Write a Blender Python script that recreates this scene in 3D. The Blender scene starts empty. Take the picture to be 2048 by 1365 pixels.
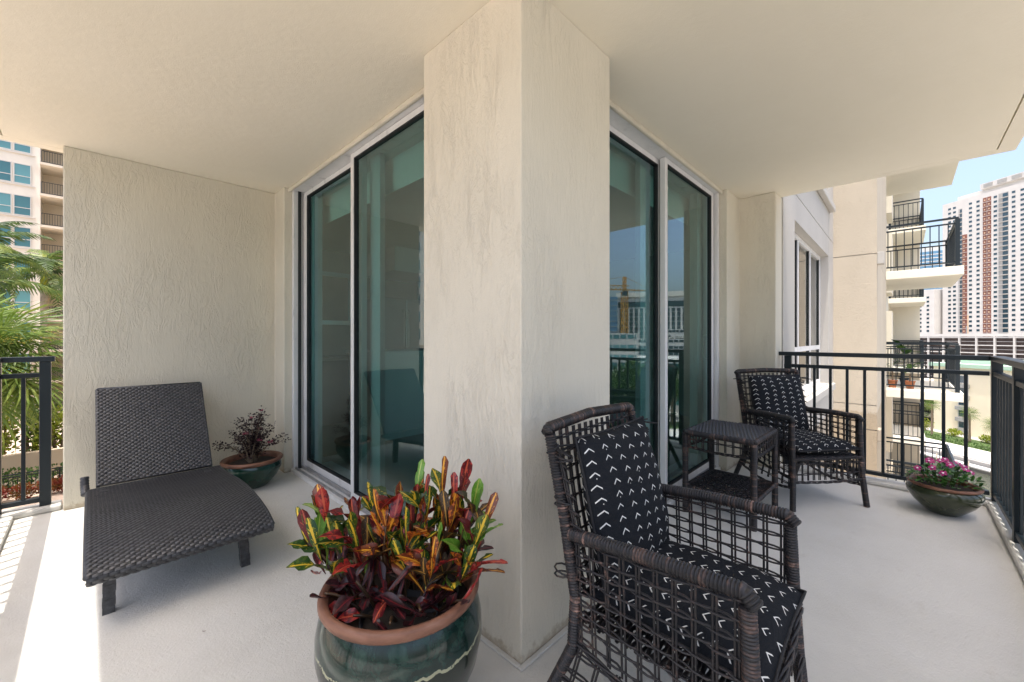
import bpy, bmesh, math, random
from mathutils import Vector, Matrix, Euler
R = math.radians
random.seed(7)
SC = bpy.context.scene
COL = SC.collection

# ---------------------------------------------------------------- camera, sky, sun, exposure
CAMZ = 1.2
cam_d = bpy.data.cameras.new('camera'); cam = bpy.data.objects.new('camera', cam_d); COL.objects.link(cam)
cam.location = (0, 0, CAMZ); cam.rotation_euler = (R(90), 0, -math.atan2(.7202, .6938))
cam_d.sensor_width = 36; cam_d.lens = 814 / 2048 * 36; cam_d.shift_y = -7.5 / 2048
cam_d.clip_start = .02; cam_d.clip_end = 6000
SC.camera = cam
SUN = Vector((-.204, -.072, 1)).normalized()          # towards the sun
sun_el = math.asin(SUN.z); 
world = bpy.data.worlds.new('World'); SC.world = world; world.use_nodes = True
wn = world.node_tree
for n in list(wn.nodes): wn.nodes.remove(n)
wo = wn.nodes.new('ShaderNodeOutputWorld'); wb = wn.nodes.new('ShaderNodeBackground'); ws = wn.nodes.new('ShaderNodeTexSky')
ws.sky_type = 'NISHITA'; ws.sun_disc = False; ws.sun_elevation = sun_el
ws.sun_rotation = math.atan2(SUN.x, SUN.y); ws.air_density = 1.0; ws.dust_density = 6.0; ws.ozone_density = 1.0
wb.inputs['Strength'].default_value = .15
wt_ = wn.nodes.new('ShaderNodeMix'); wt_.data_type = 'RGBA'; wt_.blend_type = 'MULTIPLY'; wt_.inputs[0].default_value = 1; wt_.inputs[7].default_value = (1.0, 1.0, 1.0, 1)   # slightly milky summer sky
wn.links.new(ws.outputs[0], wt_.inputs[6]); wn.links.new(wt_.outputs[2], wb.inputs['Color']); wn.links.new(wb.outputs[0], wo.inputs['Surface'])
sl = bpy.data.lights.new('sun', 'SUN'); sl.energy = 2.0; sl.angle = R(.55); sl.color = (1, .95, .88)
so = bpy.data.objects.new('sun', sl); COL.objects.link(so); so.location = (0, 0, 60)
so.rotation_euler = SUN.to_track_quat('Z', 'Y').to_euler()
SC.view_settings.view_transform = 'Standard'; SC.view_settings.look = 'None'
SC.view_settings.exposure = 1.44; SC.view_settings.gamma = 1
SC.render.engine = 'CYCLES'
SC.cycles.max_bounces = 10; SC.cycles.diffuse_bounces = 6; SC.cycles.glossy_bounces = 4; SC.cycles.transparent_max_bounces = 16

# ---------------------------------------------------------------- material helpers
class X:
    """A node socket with arithmetic."""
    def __init__(s, nt, k): s.nt, s.k = nt, k
    def op(s, o, *a):
        n = s.nt.nodes.new('ShaderNodeMath'); n.operation = o
        for i, v in enumerate((s,) + a):
            if isinstance(v, X): s.nt.links.new(v.k, n.inputs[i])
            else: n.inputs[i].default_value = v
        return X(s.nt, n.outputs[0])
    def __add__(s, b): return s.op('ADD', b)
    def __sub__(s, b): return s.op('SUBTRACT', b)
    def __mul__(s, b): return s.op('MULTIPLY', b)
    def __truediv__(s, b): return s.op('DIVIDE', b)
    def abs(s): return s.op('ABSOLUTE')
    def fract(s): return s.op('FRACT')
    def floor(s): return s.op('FLOOR')
    def lt(s, b): return s.op('LESS_THAN', b)
    def gt(s, b): return s.op('GREATER_THAN', b)
    def max(s, b): return s.op('MAXIMUM', b)
    def smooth(s, a, b):
        n = s.nt.nodes.new('ShaderNodeMapRange'); n.interpolation_type = 'SMOOTHSTEP'
        s.nt.links.new(s.k, n.inputs[0]); n.inputs[1].default_value = a; n.inputs[2].default_value = b
        return X(s.nt, n.outputs[0])

class Mat:
    def __init__(s, name, col=(.5, .5, .5), rough=.6, metal=0, spec=.5, coat=0, coat_r=.03, sub=0):
        s.m = bpy.data.materials.new(name); s.m.use_nodes = True; s.nt = s.m.node_tree
        s.b = s.nt.nodes['Principled BSDF']; s.out = s.nt.nodes['Material Output']
        s.set('Base Color', (*col, 1)); s.set('Roughness', rough); s.set('Metallic', metal)
        s.set('Specular IOR Level', spec); s.set('Coat Weight', coat); s.set('Coat Roughness', coat_r)
        s.tc = None
    def set(s, k, v): s.b.inputs[k].default_value = v
    def coord(s, kind='Object', scale=(1, 1, 1), rot=(0, 0, 0), loc=(0, 0, 0)):
        if s.tc is None: s.tc = s.nt.nodes.new('ShaderNodeTexCoord')
        if kind == 'World':
            g = s.nt.nodes.new('ShaderNodeNewGeometry'); src = g.outputs['Position']
        else: src = s.tc.outputs[kind]
        mp = s.nt.nodes.new('ShaderNodeMapping'); mp.inputs['Scale'].default_value = scale
        mp.inputs['Rotation'].default_value = rot; mp.inputs['Location'].default_value = loc
        s.nt.links.new(src, mp.inputs['Vector']); return mp.outputs[0]
    def noise(s, vec, scale=5, detail=4, rough=.55, dist=0):
        n = s.nt.nodes.new('ShaderNodeTexNoise'); s.nt.links.new(vec, n.inputs['Vector'])
        n.inputs['Scale'].default_value = scale; n.inputs['Detail'].default_value = detail
        n.inputs['Roughness'].default_value = rough; n.inputs['Distortion'].default_value = dist
        return X(s.nt, n.outputs['Fac'])
    def voro(s, vec, scale=5, feat='F1', rnd=1):
        n = s.nt.nodes.new('ShaderNodeTexVoronoi'); n.feature = feat; s.nt.links.new(vec, n.inputs['Vector'])
        n.inputs['Scale'].default_value = scale; n.inputs['Randomness'].default_value = rnd
        return X(s.nt, n.outputs['Distance'])
    def rand(s):
        n = s.nt.nodes.new('ShaderNodeObjectInfo'); return X(s.nt, n.outputs['Random'])
    def wnoise(s, x):
        n = s.nt.nodes.new('ShaderNodeTexWhiteNoise'); n.noise_dimensions = '1D'
        s.nt.links.new(x.k, n.inputs['W']); return X(s.nt, n.outputs['Value'])
    def uv(s):
        if s.tc is None: s.tc = s.nt.nodes.new('ShaderNodeTexCoord')
        p = s.nt.nodes.new('ShaderNodeSeparateXYZ'); s.nt.links.new(s.tc.outputs['UV'], p.inputs[0])
        return X(s.nt, p.outputs[0]), X(s.nt, p.outputs[1])
    def sep(s, vec):
        p = s.nt.nodes.new('ShaderNodeSeparateXYZ'); s.nt.links.new(vec, p.inputs[0])
        return [X(s.nt, p.outputs[i]) for i in range(3)]
    def ramp(s, x, stops):
        n = s.nt.nodes.new('ShaderNodeValToRGB'); e = n.color_ramp.elements
        e[0].position, e[0].color = stops[0][0], (*stops[0][1], 1)
        e[1].position, e[1].color = stops[-1][0], (*stops[-1][1], 1)
        for p, c in stops[1:-1]:
            k = e.new(p); k.color = (*c, 1)
        s.nt.links.new(x.k, n.inputs[0]); return n.outputs[0]
    def mix(s, x, a, b):
        n = s.nt.nodes.new('ShaderNodeMix'); n.data_type = 'RGBA'
        s.nt.links.new(x.k, n.inputs[0])
        for i, v in ((6, a), (7, b)):
            if isinstance(v, tuple): n.inputs[i].default_value = (*v, 1)
            else: s.nt.links.new(v, n.inputs[i])
        return n.outputs[2]
    def color(s, k): s.nt.links.new(k, s.b.inputs['Base Color']); return s
    def roughness(s, x): s.nt.links.new(x.k, s.b.inputs['Roughness']); return s
    def bump(s, x, strength=.5, dist=.01, prev=None):
        n = s.nt.nodes.new('ShaderNodeBump'); n.inputs['Strength'].default_value = strength
        n.inputs['Distance'].default_value = dist
        s.nt.links.new(x.k, n.inputs['Height'])
        if prev: s.nt.links.new(prev, n.inputs['Normal'])
        s.nt.links.new(n.outputs[0], s.b.inputs['Normal']); return n.outputs[0]

def stucco(name, col, strength=.55, vert=True, crack=True, fine=1.0):
    m = Mat(name, col, .88, spec=.25)
    v = m.coord('World', (1, 1, .15 if vert else 1))
    v2 = m.coord('World', (1, 1, .30 if vert else .9))
    n1 = m.noise(v, 62 * fine, 5, .65, .9)
    n2 = m.noise(v2, 17 * fine, 5, .66, 1.2)
    patch = m.noise(m.coord('World', (1, 1, .5)), 3.4, 4, .6)
    ridge = (n2 - .5).abs().smooth(0, .09)               # thin trowel creases
    h = n1 * .55 + ridge * (patch.smooth(.36, .62) * .55) + m.noise(m.coord('World'), 160, 2) * .16
    m.bump(h, strength, .006)
    big = m.noise(m.coord('World', (1, 1, .6)), 1.1, 4, .6)
    d = tuple(c * .93 for c in col); l = tuple(min(1, c * 1.05) for c in col)
    base = m.ramp(big, [(.3, d), (.55, col), (.8, l)])
    if crack:
        n3 = m.noise(m.coord('World', (1, 1, .2), loc=(4, 7, 1)), 30 * fine, 5, .65, 1.0); k = (n3 - .5).abs().smooth(.0, .02) * -1 + 1
        base = m.mix(k * patch.smooth(.25, .55) * .13, base, tuple(c * .6 for c in col))
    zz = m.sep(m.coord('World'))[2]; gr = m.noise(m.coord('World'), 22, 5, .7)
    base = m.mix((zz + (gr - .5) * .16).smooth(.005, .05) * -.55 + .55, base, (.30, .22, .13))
    m.color(base)
    return m.m

M = {}
CREAM = (.66, .585, .465)
M['pillar'] = stucco('pillar_stucco', (.70, .655, .55), .7)
M['wall'] = stucco('wall_stucco', (.65, .607, .50), .75)
M['wall_rough'] = stucco('wall_rough_stucco', (.50, .44, .35), .8, vert=False, crack=False, fine=.9)
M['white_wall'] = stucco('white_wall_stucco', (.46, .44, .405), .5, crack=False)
M['facade'] = stucco('facade_stucco', (.68, .60, .48), .35, vert=False, crack=False, fine=.5)
M['facade_white'] = stucco('facade_white_stucco', (.74, .69, .60), .25, vert=False, crack=False, fine=.5)

m = Mat('ceiling_paint', (.74, .66, .53), .9, spec=.2)
c = m.coord('World'); b = m.noise(c, .8, 4); 
sp = m.voro(c, 2.6).lt(.012) * m.noise(c, 1.7, 2).gt(.55); m.color(m.mix(sp * .6, m.ramp(b + (m.noise(c, 9, 5, .7) - .5) * .35, [(.3, (.775, .725, .60)), (.7, (.81, .76, .64))]), (.3, .26, .2))); m.bump(m.noise(c, 190, 3) * .5 + m.noise(c, 30, 4) * .7, .45, .004); M['ceiling'] = m.m

m = Mat('balcony_paint', (.6, .59, .57), .72, spec=.35)
c = m.coord('World'); b = m.noise(c, 1.3, 5, .62)
st = m.noise(m.coord('World', (1, 1, 1), loc=(3, 1, 0)), 6, 5, .7)
base = m.ramp(b, [(.28, (.53, .52, .485)), (.5, (.60, .592, .558)), (.75, (.645, .637, .605))])
scf = m.noise(m.coord('World', (1, .35, 1), rot=(0, 0, .6)), 14, 6, .75)
base = m.mix(st.smooth(.58, .74) * .30, base, (.44, .40, .35))
m.color(m.mix(scf.smooth(.62, .78) * .25, base, (.40, .37, .33)))
m.bump(m.noise(c, 105, 4, .75) * .8 + m.noise(c, 30, 4, .6, 1.5) * .6, .75, .005); M['floor'] = m.m

m = Mat('rail_paint', (.009, .016, .021), .38, spec=.4)
m.bump(m.noise(m.coord('World'), 60, 3), .06, .002); M['rail'] = m.m
m = Mat('white_frame', (.72, .72, .73), .45, spec=.4)
c = m.coord('World', (1, 1, .25)); d = m.noise(c, 9, 5, .7)
m.color(m.ramp(d, [(.25, (.40, .40, .395)), (.42, (.66, .66, .655)), (.8, (.73, .73, .725))])); M['frame'] = m.m
m = Mat('aluminium', (.42, .43, .44), .42, metal=.7); m.color(m.ramp(m.noise(m.coord('World', (1, 1, .3)), 14, 5), [(.3, (.30, .30, .30)), (.7, (.5, .5, .51))])); M['alu'] = m.m
M['gasket'] = Mat('rubber_gasket', (.012, .014, .016), .6).m
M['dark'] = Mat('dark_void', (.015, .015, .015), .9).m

def glass_mat(name, tint, ior=1.9, rough=0.0, refl=(1, 1, 1)):
    m = bpy.data.materials.new(name); m.use_nodes = True; nt = m.node_tree
    for n in list(nt.nodes): nt.nodes.remove(n)
    o = nt.nodes.new('ShaderNodeOutputMaterial'); mx = nt.nodes.new('ShaderNodeMixShader')
    t = nt.nodes.new('ShaderNodeBsdfTransparent'); t.inputs[0].default_value = (*tint, 1)
    g = nt.nodes.new('ShaderNodeBsdfGlossy'); g.inputs['Roughness'].default_value = rough; g.inputs['Color'].default_value = (*refl, 1)
    f = nt.nodes.new('ShaderNodeFresnel'); f.inputs['IOR'].default_value = ior
    nt.links.new(f.outputs[0], mx.inputs[0]); nt.links.new(t.outputs[0], mx.inputs[1]); nt.links.new(g.outputs[0], mx.inputs[2])
    nt.links.new(mx.outputs[0], o.inputs['Surface']); return m
M['glass'] = glass_mat('door_glass', (.58, .98, .94), 2.4, refl=(.78, .95, 1.0))
M['window_glass'] = glass_mat('window_glass', (.55, .66, .58), 3.0)
m = Mat('far_glass', (.02, .05, .07), .08, spec=1.0); M['far_glass'] = m.m
m = Mat('teal_glass', (.045, .2, .22), .12, spec=.9); m.color(m.mix(m.rand(), (.025, .12, .14), (.10, .27, .29))); M['teal_glass'] = m.m
m = Mat('curtain_wall', (.10, .22, .34), .15, spec=.9); M['blue_glass'] = m.m

def flat(name, col, rough=.7, var=.12, scale=3, **k):
    m = Mat(name, col, rough, **k); n = m.noise(m.coord('World'), scale, 4)
    m.color(m.ramp(n, [(.3, tuple(c * (1 - var) for c in col)), (.7, tuple(min(1, c * (1 + var)) for c in col))])); return m.m
M['shade'] = flat('shade_fabric', (.80, .80, .76), .9, .04)
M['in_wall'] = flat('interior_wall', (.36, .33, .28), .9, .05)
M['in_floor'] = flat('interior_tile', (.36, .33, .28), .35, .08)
M['in_white'] = flat('interior_white', (.72, .72, .70), .6, .03)
M['steel'] = flat('brushed_steel', (.5, .52, .53), .3, .05, metal=.9)
M['cab'] = flat('cabinet_wood', (.16, .12, .09), .5, .2)
M['conc'] = flat('concrete', (.40, .38, .35), .85, .12, .6)
M['paving'] = flat('terrace_paving', (.50, .40, .32), .85, .12, 1.2)
M['asphalt'] = flat('asphalt', (.10, .10, .10), .9, .2, .3)
M['grass'] = flat('lawn', (.06, .10, .025), .95, .3, .6)
M['soil'] = flat('soil', (.025, .018, .012), .95, .4, 30)
M['white_paint'] = flat('white_building_paint', (.56, .535, .50), .8, .05, .2)
M['brick_red'] = flat('brick_red_paint', (.21, .085, .06), .85, .1, .3)
M['peach'] = flat('peach_paint', (.60, .42, .28), .85, .06, .3)
M['roof_green'] = flat('pale_green_roof', (.40, .56, .42), .7, .05, .2)
M['grey_panel'] = flat('grey_precast', (.33, .32, .30), .85, .1, .6)
M['crane_yellow'] = flat('crane_paint', (.55, .27, .03), .6, .1, 1)
M['crane_blue'] = flat('crane_blue_paint', (.14, .24, .36), .6, .1, 1)
M['bark'] = flat('palm_bark', (.20, .15, .10), .95, .3, 8)
M['trunk_grey'] = flat('palm_trunk_grey', (.30, .26, .21), .95, .25, 6)
M['terracotta'] = flat('terracotta', (.36, .13, .06), .8, .15, 12)

def leaf_mat(name, cols, rough=.5, trans=.25, scale=14, spec=.35):
    m = Mat(name, cols[0], rough, spec=spec)
    n = m.noise(m.coord('World'), scale, 3); r = m.rand()
    x = n * .75 + r * .25
    k = [(.25 + .5 * i / max(1, len(cols) - 1), c) for i, c in enumerate(cols)]
    col = m.ramp(x, k); m.color(col)
    t = m.nt.nodes.new('ShaderNodeBsdfTranslucent'); mx = m.nt.nodes.new('ShaderNodeMixShader'); mx.inputs[0].default_value = trans
    m.nt.links.new(col, t.inputs[0]); m.nt.links.new(m.b.outputs[0], mx.inputs[1]); m.nt.links.new(t.outputs[0], mx.inputs[2])
    m.nt.links.new(mx.outputs[0], m.out.inputs['Surface']); return m.m
M['leaf'] = leaf_mat('green_leaf', [(.025, .06, .012), (.06, .12, .025), (.10, .17, .03)], scale=2)
M['palm_leaf'] = leaf_mat('palm_leaf', [(.015, .04, .010), (.06, .11, .02), (.20, .24, .05)], scale=3)
M['fan_leaf'] = leaf_mat('fan_palm_leaf', [(.025, .065, .012), (.10, .165, .025), (.24, .29, .06)], scale=2.5)
M['yellow_leaf'] = leaf_mat('yellow_flower_spray', [(.25, .22, .03), (.42, .36, .05), (.30, .26, .05)], scale=6)
M['red_leaf'] = leaf_mat('red_croton_hedge', [(.12, .015, .012), (.20, .03, .02), (.16, .13, .02)], scale=3)
M['hedge_lime'] = leaf_mat('lime_hedge', [(.14, .19, .02), (.26, .30, .03), (.20, .24, .03)], scale=2)
M['purple_leaf'] = leaf_mat('loropetalum_leaf', [(.018, .010, .012), (.035, .016, .02), (.05, .03, .025)], scale=30, trans=.1)
M['pink'] = leaf_mat('pink_petal', [(.35, .05, .10), (.45, .08, .14), (.5, .14, .2)], scale=40)
M['peri_leaf'] = leaf_mat('periwinkle_leaf', [(.03, .10, .02), (.055, .16, .03), (.09, .22, .045)], rough=.35, scale=18, spec=.5)

def water_mat():
    m = Mat('canal_water', (.045, .05, .035), .12, spec=.6); c = m.coord('World', (1, 1, 1))
    m.bump(m.noise(c, .8, 4, .6) + m.noise(c, 3, 3) * .4, .5, .3); return m.m
M['water'] = water_mat()

# ---------------------------------------------------------------- mesh helpers
class MB:
    def __init__(s): s.v, s.f, s.mi, s.uvs = [], [], [], {}
    def face(s, idx, mi=0, uv=None):
        s.f.append(tuple(idx)); s.mi.append(mi)
        if uv: s.uvs[len(s.f) - 1] = uv
    def add(s, vs): k = len(s.v); s.v += [tuple(p) for p in vs]; return k
    def box(s, a, b, mi=0, mat=None):
        (x0, y0, z0), (x1, y1, z1) = a, b
        P = [(x0, y0, z0), (x1, y0, z0), (x1, y1, z0), (x0, y1, z0), (x0, y0, z1), (x1, y0, z1), (x1, y1, z1), (x0, y1, z1)]
        if mat is not None: P = [mat @ Vector(p) for p in P]
        k = s.add(P)
        for q in ((0, 3, 2, 1), (4, 5, 6, 7), (0, 1, 5, 4), (1, 2, 6, 5), (2, 3, 7, 6), (3, 0, 4, 7)): s.face([k + i for i in q], mi)
        return s
    def bar(s, p, q, w, h=None, mi=0, up=(0, 0, 1)):
        p, q = Vector(p), Vector(q); h = h or w; d = (q - p).normalized()
        sx = d.cross(Vector(up));
        if sx.length < 1e-4: sx = d.cross(Vector((1, 0, 0)))
        sx.normalize(); sy = sx.cross(d)
        k = s.add([o + sx * a * w / 2 + sy * b * h / 2 for o in (p, q) for a, b in ((-1, -1), (1, -1), (1, 1), (-1, 1))])
        for f in ((3, 2, 1, 0), (4, 5, 6, 7), (0, 1, 5, 4), (1, 2, 6, 5), (2, 3, 7, 6), (3, 0, 4, 7)): s.face([k + i for i in f], mi)
        return s
    def tube(s, pts, r, n=6, caps=True, mi=0):
        pts = [Vector(p) for p in pts]; rs = r if isinstance(r, (list, tuple)) else [r] * len(pts)
        up = None; base = len(s.v)
        for i, p in enumerate(pts):
            d = (pts[min(i + 1, len(pts) - 1)] - pts[max(i - 1, 0)]).normalized()
            if up is None: up = d.orthogonal().normalized()
            up = (up - d * up.dot(d)); up = up.normalized() if up.length > 1e-6 else d.orthogonal().normalized()
            w = d.cross(up)
            s.add([p + (up * math.cos(2 * math.pi * j / n) + w * math.sin(2 * math.pi * j / n)) * rs[i] for j in range(n)])
        for i in range(len(pts) - 1):
            for j in range(n):
                a = base + i * n + j; b2 = base + i * n + (j + 1) % n
                s.face((a, b2, b2 + n, a + n), mi)
        if caps:
            s.face([base + j for j in range(n)][::-1], mi); s.face([base + (len(pts) - 1) * n + j for j in range(n)], mi)
        return s
    def wrapped(s, pts, r, pitch=.0085, n=10, mi=0, amp=.0021):
        """a pole bound with cane: radius ripples along its length"""
        pts = [Vector(p) for p in pts]; out, rs = [], []
        for i in range(len(pts) - 1):
            L = (pts[i + 1] - pts[i]).length; k = max(3, int(L / pitch) * 3)
            for j in range(k):
                out.append(pts[i].lerp(pts[i + 1], j / k)); rs.append(r + (amp * .6 if j % 3 else -amp) + random.uniform(-.0004, .0004))
        out.append(pts[-1]); rs.append(r * .9); rs[0] = r * .9
        f0 = len(s.f); o0 = rnd(0, 500) // 1; s.tube(out, rs, n, True, mi)
        for i in range(len(out) - 1):
            for j in range(n): s.uvs[f0 + i * n + j] = [(j / n, o0 + i / 3), ((j + 1) / n, o0 + i / 3), ((j + 1) / n, o0 + (i + 1) / 3), (j / n, o0 + (i + 1) / 3)]
        return s
    def lathe(s, prof, n=48, mi=0, c=(0, 0, 0)):
        base = len(s.v)
        for r, z in prof: s.add([(c[0] + r * math.cos(2 * math.pi * j / n), c[1] + r * math.sin(2 * math.pi * j / n), c[2] + z) for j in range(n)])
        for i in range(len(prof) - 1):
            for j in range(n):
                a = base + i * n + j; b2 = base + i * n + (j + 1) % n; s.face((a, b2, b2 + n, a + n), mi)
        return s
    def quad(s, a, b, c, d, mi=0, uv=None): k = s.add([a, b, c, d]); s.face((k, k + 1, k + 2, k + 3), mi, uv); return s
    def prism(s, poly, z0, z1, mi=0):
        n = len(poly); k = s.add([(x, y, z0) for x, y in poly] + [(x, y, z1) for x, y in poly])
        s.face([k + i for i in range(n)][::-1], mi); s.face([k + n + i for i in range(n)], mi)
        for i in range(n): s.face((k + i, k + (i + 1) % n, k + n + (i + 1) % n, k + n + i), mi)
        return s
    def mesh(s, name, mats, smooth=False):
        me = bpy.data.meshes.new(name); me.from_pydata(s.v, [], s.f)
        for mt in (mats if isinstance(mats, (list, tuple)) else [mats]): me.materials.append(mt)
        if any(s.mi): me.polygons.foreach_set('material_index', s.mi)
        if s.uvs:
            ul = me.uv_layers.new(name='UVMap')
            for fi, uv in s.uvs.items():
                for li, q in zip(me.polygons[fi].loop_indices, uv): ul.data[li].uv = q
        if smooth: me.polygons.foreach_set('use_smooth', [True] * len(me.polygons))
        me.update(); return me
    def build(s, name, mats, parent=None, smooth=False, bevel=0, loc=None):
        o = bpy.data.objects.new(name, s.mesh(name, mats, smooth)); COL.objects.link(o)
        if parent: o.parent = parent
        if loc: o.location = loc
        if bevel:
            b = o.modifiers.new('bevel', 'BEVEL'); b.width = bevel; b.segments = 2; b.limit_method = 'ANGLE'
        return o
def inst(me, name, parent=None, mat=None):
    o = bpy.data.objects.new(name, me); COL.objects.link(o)
    if parent: o.parent = parent
    if mat is not None: o.matrix_local = mat
    return o
def tag(o, label, cat, group=None):
    o['label'] = label; o['category'] = cat
    if group: o['group'] = group
    return o
def thing(name, label, cat, loc=(0, 0, 0), rotz=0, group=None):
    o = bpy.data.objects.new(name, None); COL.objects.link(o); o.location = loc; o.rotation_euler = (0, 0, rotz)
    o.empty_display_size = .1; return tag(o, label, cat, group)
def struct(o): o['kind'] = 'structure'; return o
def stuff(o): o['kind'] = 'stuff'; return o
def bx(a, b): return MB().box(a, b)
rnd = random.uniform
CEIL = 2.527; ST = 2.73

# ================================================================= SETTING
GZ = -20.0                                              # street level; the balcony is on the eighth floor
BD = Vector((.66, .751, 0)).normalized(); BN = Vector((BD.y, -BD.x, 0))       # canal bank direction and its far side normal
BP = Vector((108, -6, 0))                               # a point of the far bank
def bank(s, t): p = BP + BD * s + BN * t; return (p.x, p.y)
struct(MB().prism([bank(-3000, 0), bank(-3000, 4000), bank(3000, 4000), bank(3000, 0)], GZ - 3, GZ).build('ground', M['conc']))
struct(MB().prism([bank(-3000, -62), bank(3000, -62), bank(3000, -4000), bank(-3000, -4000)], GZ - 3, GZ).build('near_bank', M['conc']))
struct(MB().prism([bank(-3000, -63), bank(-3000, 1), bank(3000, 1), bank(3000, -63)], GZ - 4, GZ - 1.3).build('canal_water', M['water']))
struct(MB().prism([bank(-300, 0.3), bank(-300, 1.3), bank(300, 1.3), bank(300, .3)], GZ + .002, GZ + .25).build('kerb', M['white_paint']))
struct(MB().prism([bank(-300, 1.31), bank(-300, 9), bank(300, 9), bank(300, 1.31)], GZ + .002, GZ + .02).build('pavement', M['white_paint']))
struct(MB().prism([bank(-300, 9.02), bank(-300, 17), bank(300, 17), bank(300, 9.02)], GZ + .002, GZ + .04).build('lawn', M['grass']))
# podium garden on the other side of the building
TZ = -6.2
struct(MB().prism([(-60, 9), (1.2, 9), (1.2, 70), (-60, 70)], GZ, TZ).build('terrace', M['paving']))

# balcony slabs: floor, ceiling
FX0, FX1, FY0, FY1 = -.495, 4.56, -.57, 4.37
fl = struct(bx((FX0, FY0, -.2), (FX1, FY1, 0)).build('balcony_floor', M['floor'], bevel=.008))
def kerb(a, b): MB().box(a, b).build('kerb', M['floor'], fl, bevel=.012)
kerb((FX0 + .01, FY1 - .16, .001), (-.135, FY1 - .01, .04)); kerb((FX0 + .01, FY0 + .02, .001), (FX0 + .15, FY1 - .17, .035))
kerb((FX0 + .16, FY0 + .02, .001), (FX1 - .17, FY0 + .15, .035)); kerb((FX1 - .16, FY0 + .02, .001), (FX1 - .01, .80, .035))
g = .1; w = .009
ce = struct(bx((FX0 + g, FY0 + g, CEIL), (FX1 - g, FY1 - g, ST)).build('ceiling', M['ceiling']))
for a, b in (((FX0, FY0, CEIL + .002), (FX0 + g - w, FY1, ST - .002)), ((FX1 - g + w, FY0, CEIL + .002), (FX1, FY1, ST - .002)),
             ((FX0 + g - w, FY0, CEIL + .002), (FX1 - g + w, FY0 + g - w, ST - .002)), ((FX0 + g - w, FY1 - g + w, CEIL + .002), (FX1 - g + w, FY1, ST - .002))):
    MB().box(a, b).build('slab_edge', M['ceiling'], ce)
MB().box((FX0 + g - w, FY0 + g - w, CEIL + .035), (FX1 - g + w, FY1 - g + w, ST - .004)).build('slab_core', M['ceiling'], ce)

# pillar and end walls
PX, PY, PX1, PY1 = 1.093, 1.006, 1.715, 1.632
tag(bx((PX, PY, .0), (PX1, PY1, CEIL)).build('stucco_pillar', M['pillar'], bevel=.005), 'thick square cream stucco pillar between the two glass sliding doors', 'pillar')
pil = bpy.data.objects['stucco_pillar']
for a_, b_ in (((PX - .022, PY - .022, .001), (PX1, PY - .001, .010)), ((PX - .022, PY - .0005, .001), (PX - .001, PY1, .0095))): MB().box(a_, b_).build('base_sealant', M['floor'], pil, bevel=.006)
def corner_wall(name, label, poly):
    return tag(MB().prism(poly, 0, CEIL).build(name, M['wall'], bevel=.008), label, 'wall')
corner_wall('end_wall', 'wide cream stucco wall behind the woven sun lounger', [(-.127, 4.18), (1.19, 4.18), (1.19, 3.94), (1.42, 3.94), (1.42, 4.366), (-.127, 4.366)])
corner_wall('end_wall', 'narrow stucco wall beside the far wicker armchair', [(4.33, .84), (4.33, 1.14), (3.957, 1.14), (3.957, 1.40), (4.58, 1.40), (4.58, .84)])

# sliding glass doors
def sliding_door(label, loc, rotz, sx, W, far_y, near_y, split):
    t = thing('sliding_door', label, 'sliding door', loc, rotz)
    def B(x0, x1, y0, y1, z0, z1, name, mat, par=t, bev=.003):
        a, b = sorted((x0 * sx, x1 * sx)); return MB().box((a, y0, z0), (b, y1, z1)).build(name, mat, par, bevel=bev)
    B(0, W, -.012, .2, 0, .03, 'sill', M['frame'])
    for y in (.012, .062, .112, .15): B(.05, W, y, y + .008, .031, .05, 'track', M['alu'], bev=0)
    B(0, W, -.005, .2, 2.5, 2.513, 'head_frame', M['frame'])
    B(-.02, W, -.03, -.006, 2.492, 2.525, 'head_trim', M['wall'], bev=.008)
    B(0, W, -.004, .2, 2.514, CEIL - .001, 'head_filler', M['wall'])
    B(0, .045, .0, .075, .031, 2.499, 'jamb', M['frame']); B(0, .07, .08, .125, .031, 2.499, 'jamb', M['frame']); B(0, .17, .13, .2, .031, 2.499, 'jamb', M['frame']); B(split + .0, split + .15, .16, .2, .031, 2.499, 'interlock', M['frame']); B(.17, W, .201, .28, .022, .07, 'inner_sill', M['frame'])
    B(.046, .058, .035, .06, .031, 2.499, 'weather_strip', M['gasket'], bev=0)
    for nm, x0, x1, yc in (('sliding_panel', .06, split + .03, far_y), ('fixed_panel', split - .03, W, near_y)):
        p = B(x0, x0 + .045, yc - .02, yc + .02, .052, 2.497, nm, M['frame'])
        B(x1 - .045, x1, yc - .0195, yc + .0195, .052, 2.497, 'stile', M['frame'], p)
        B(x0 + .045, x1 - .045, yc - .019, yc + .019, .052, .105, 'bottom_rail', M['frame'], p); B(x0 + .045, x1 - .045, yc - .019, yc + .019, 2.462, 2.497, 'top_rail', M['frame'], p)
        for q in ((x0 + .045, x0 + .054, .105, 2.462), (x1 - .054, x1 - .045, .105, 2.462), (x0 + .054, x1 - .054, .105, .115), (x0 + .054, x1 - .054, 2.453, 2.462)):
            B(q[0], q[1], yc - .016, yc + .016, q[2], q[3], 'gasket', M['gasket'], p, 0)
        k = MB(); a, b = sorted(((x0 + .06) * sx, (x1 - .06) * sx)); k.quad((a, yc, .11), (b, yc, .11), (b, yc, 2.457), (a, yc, 2.457)).build('glass', M['glass'], p)
    h = MB(); xx = .09 * sx; yh = far_y + .02
    h.tube([(xx, yh, 1.0), (xx, yh + .035, 1.01), (xx, yh + .045, 1.05), (xx, yh + .045, 1.17), (xx, yh + .035, 1.21), (xx, yh, 1.22)], .009, 8).build('handle', M['frame'], t, True)
    B(W - .02, W, .08, .2, .031, 2.499, 'jamb', M['frame'])
    return t
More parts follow.
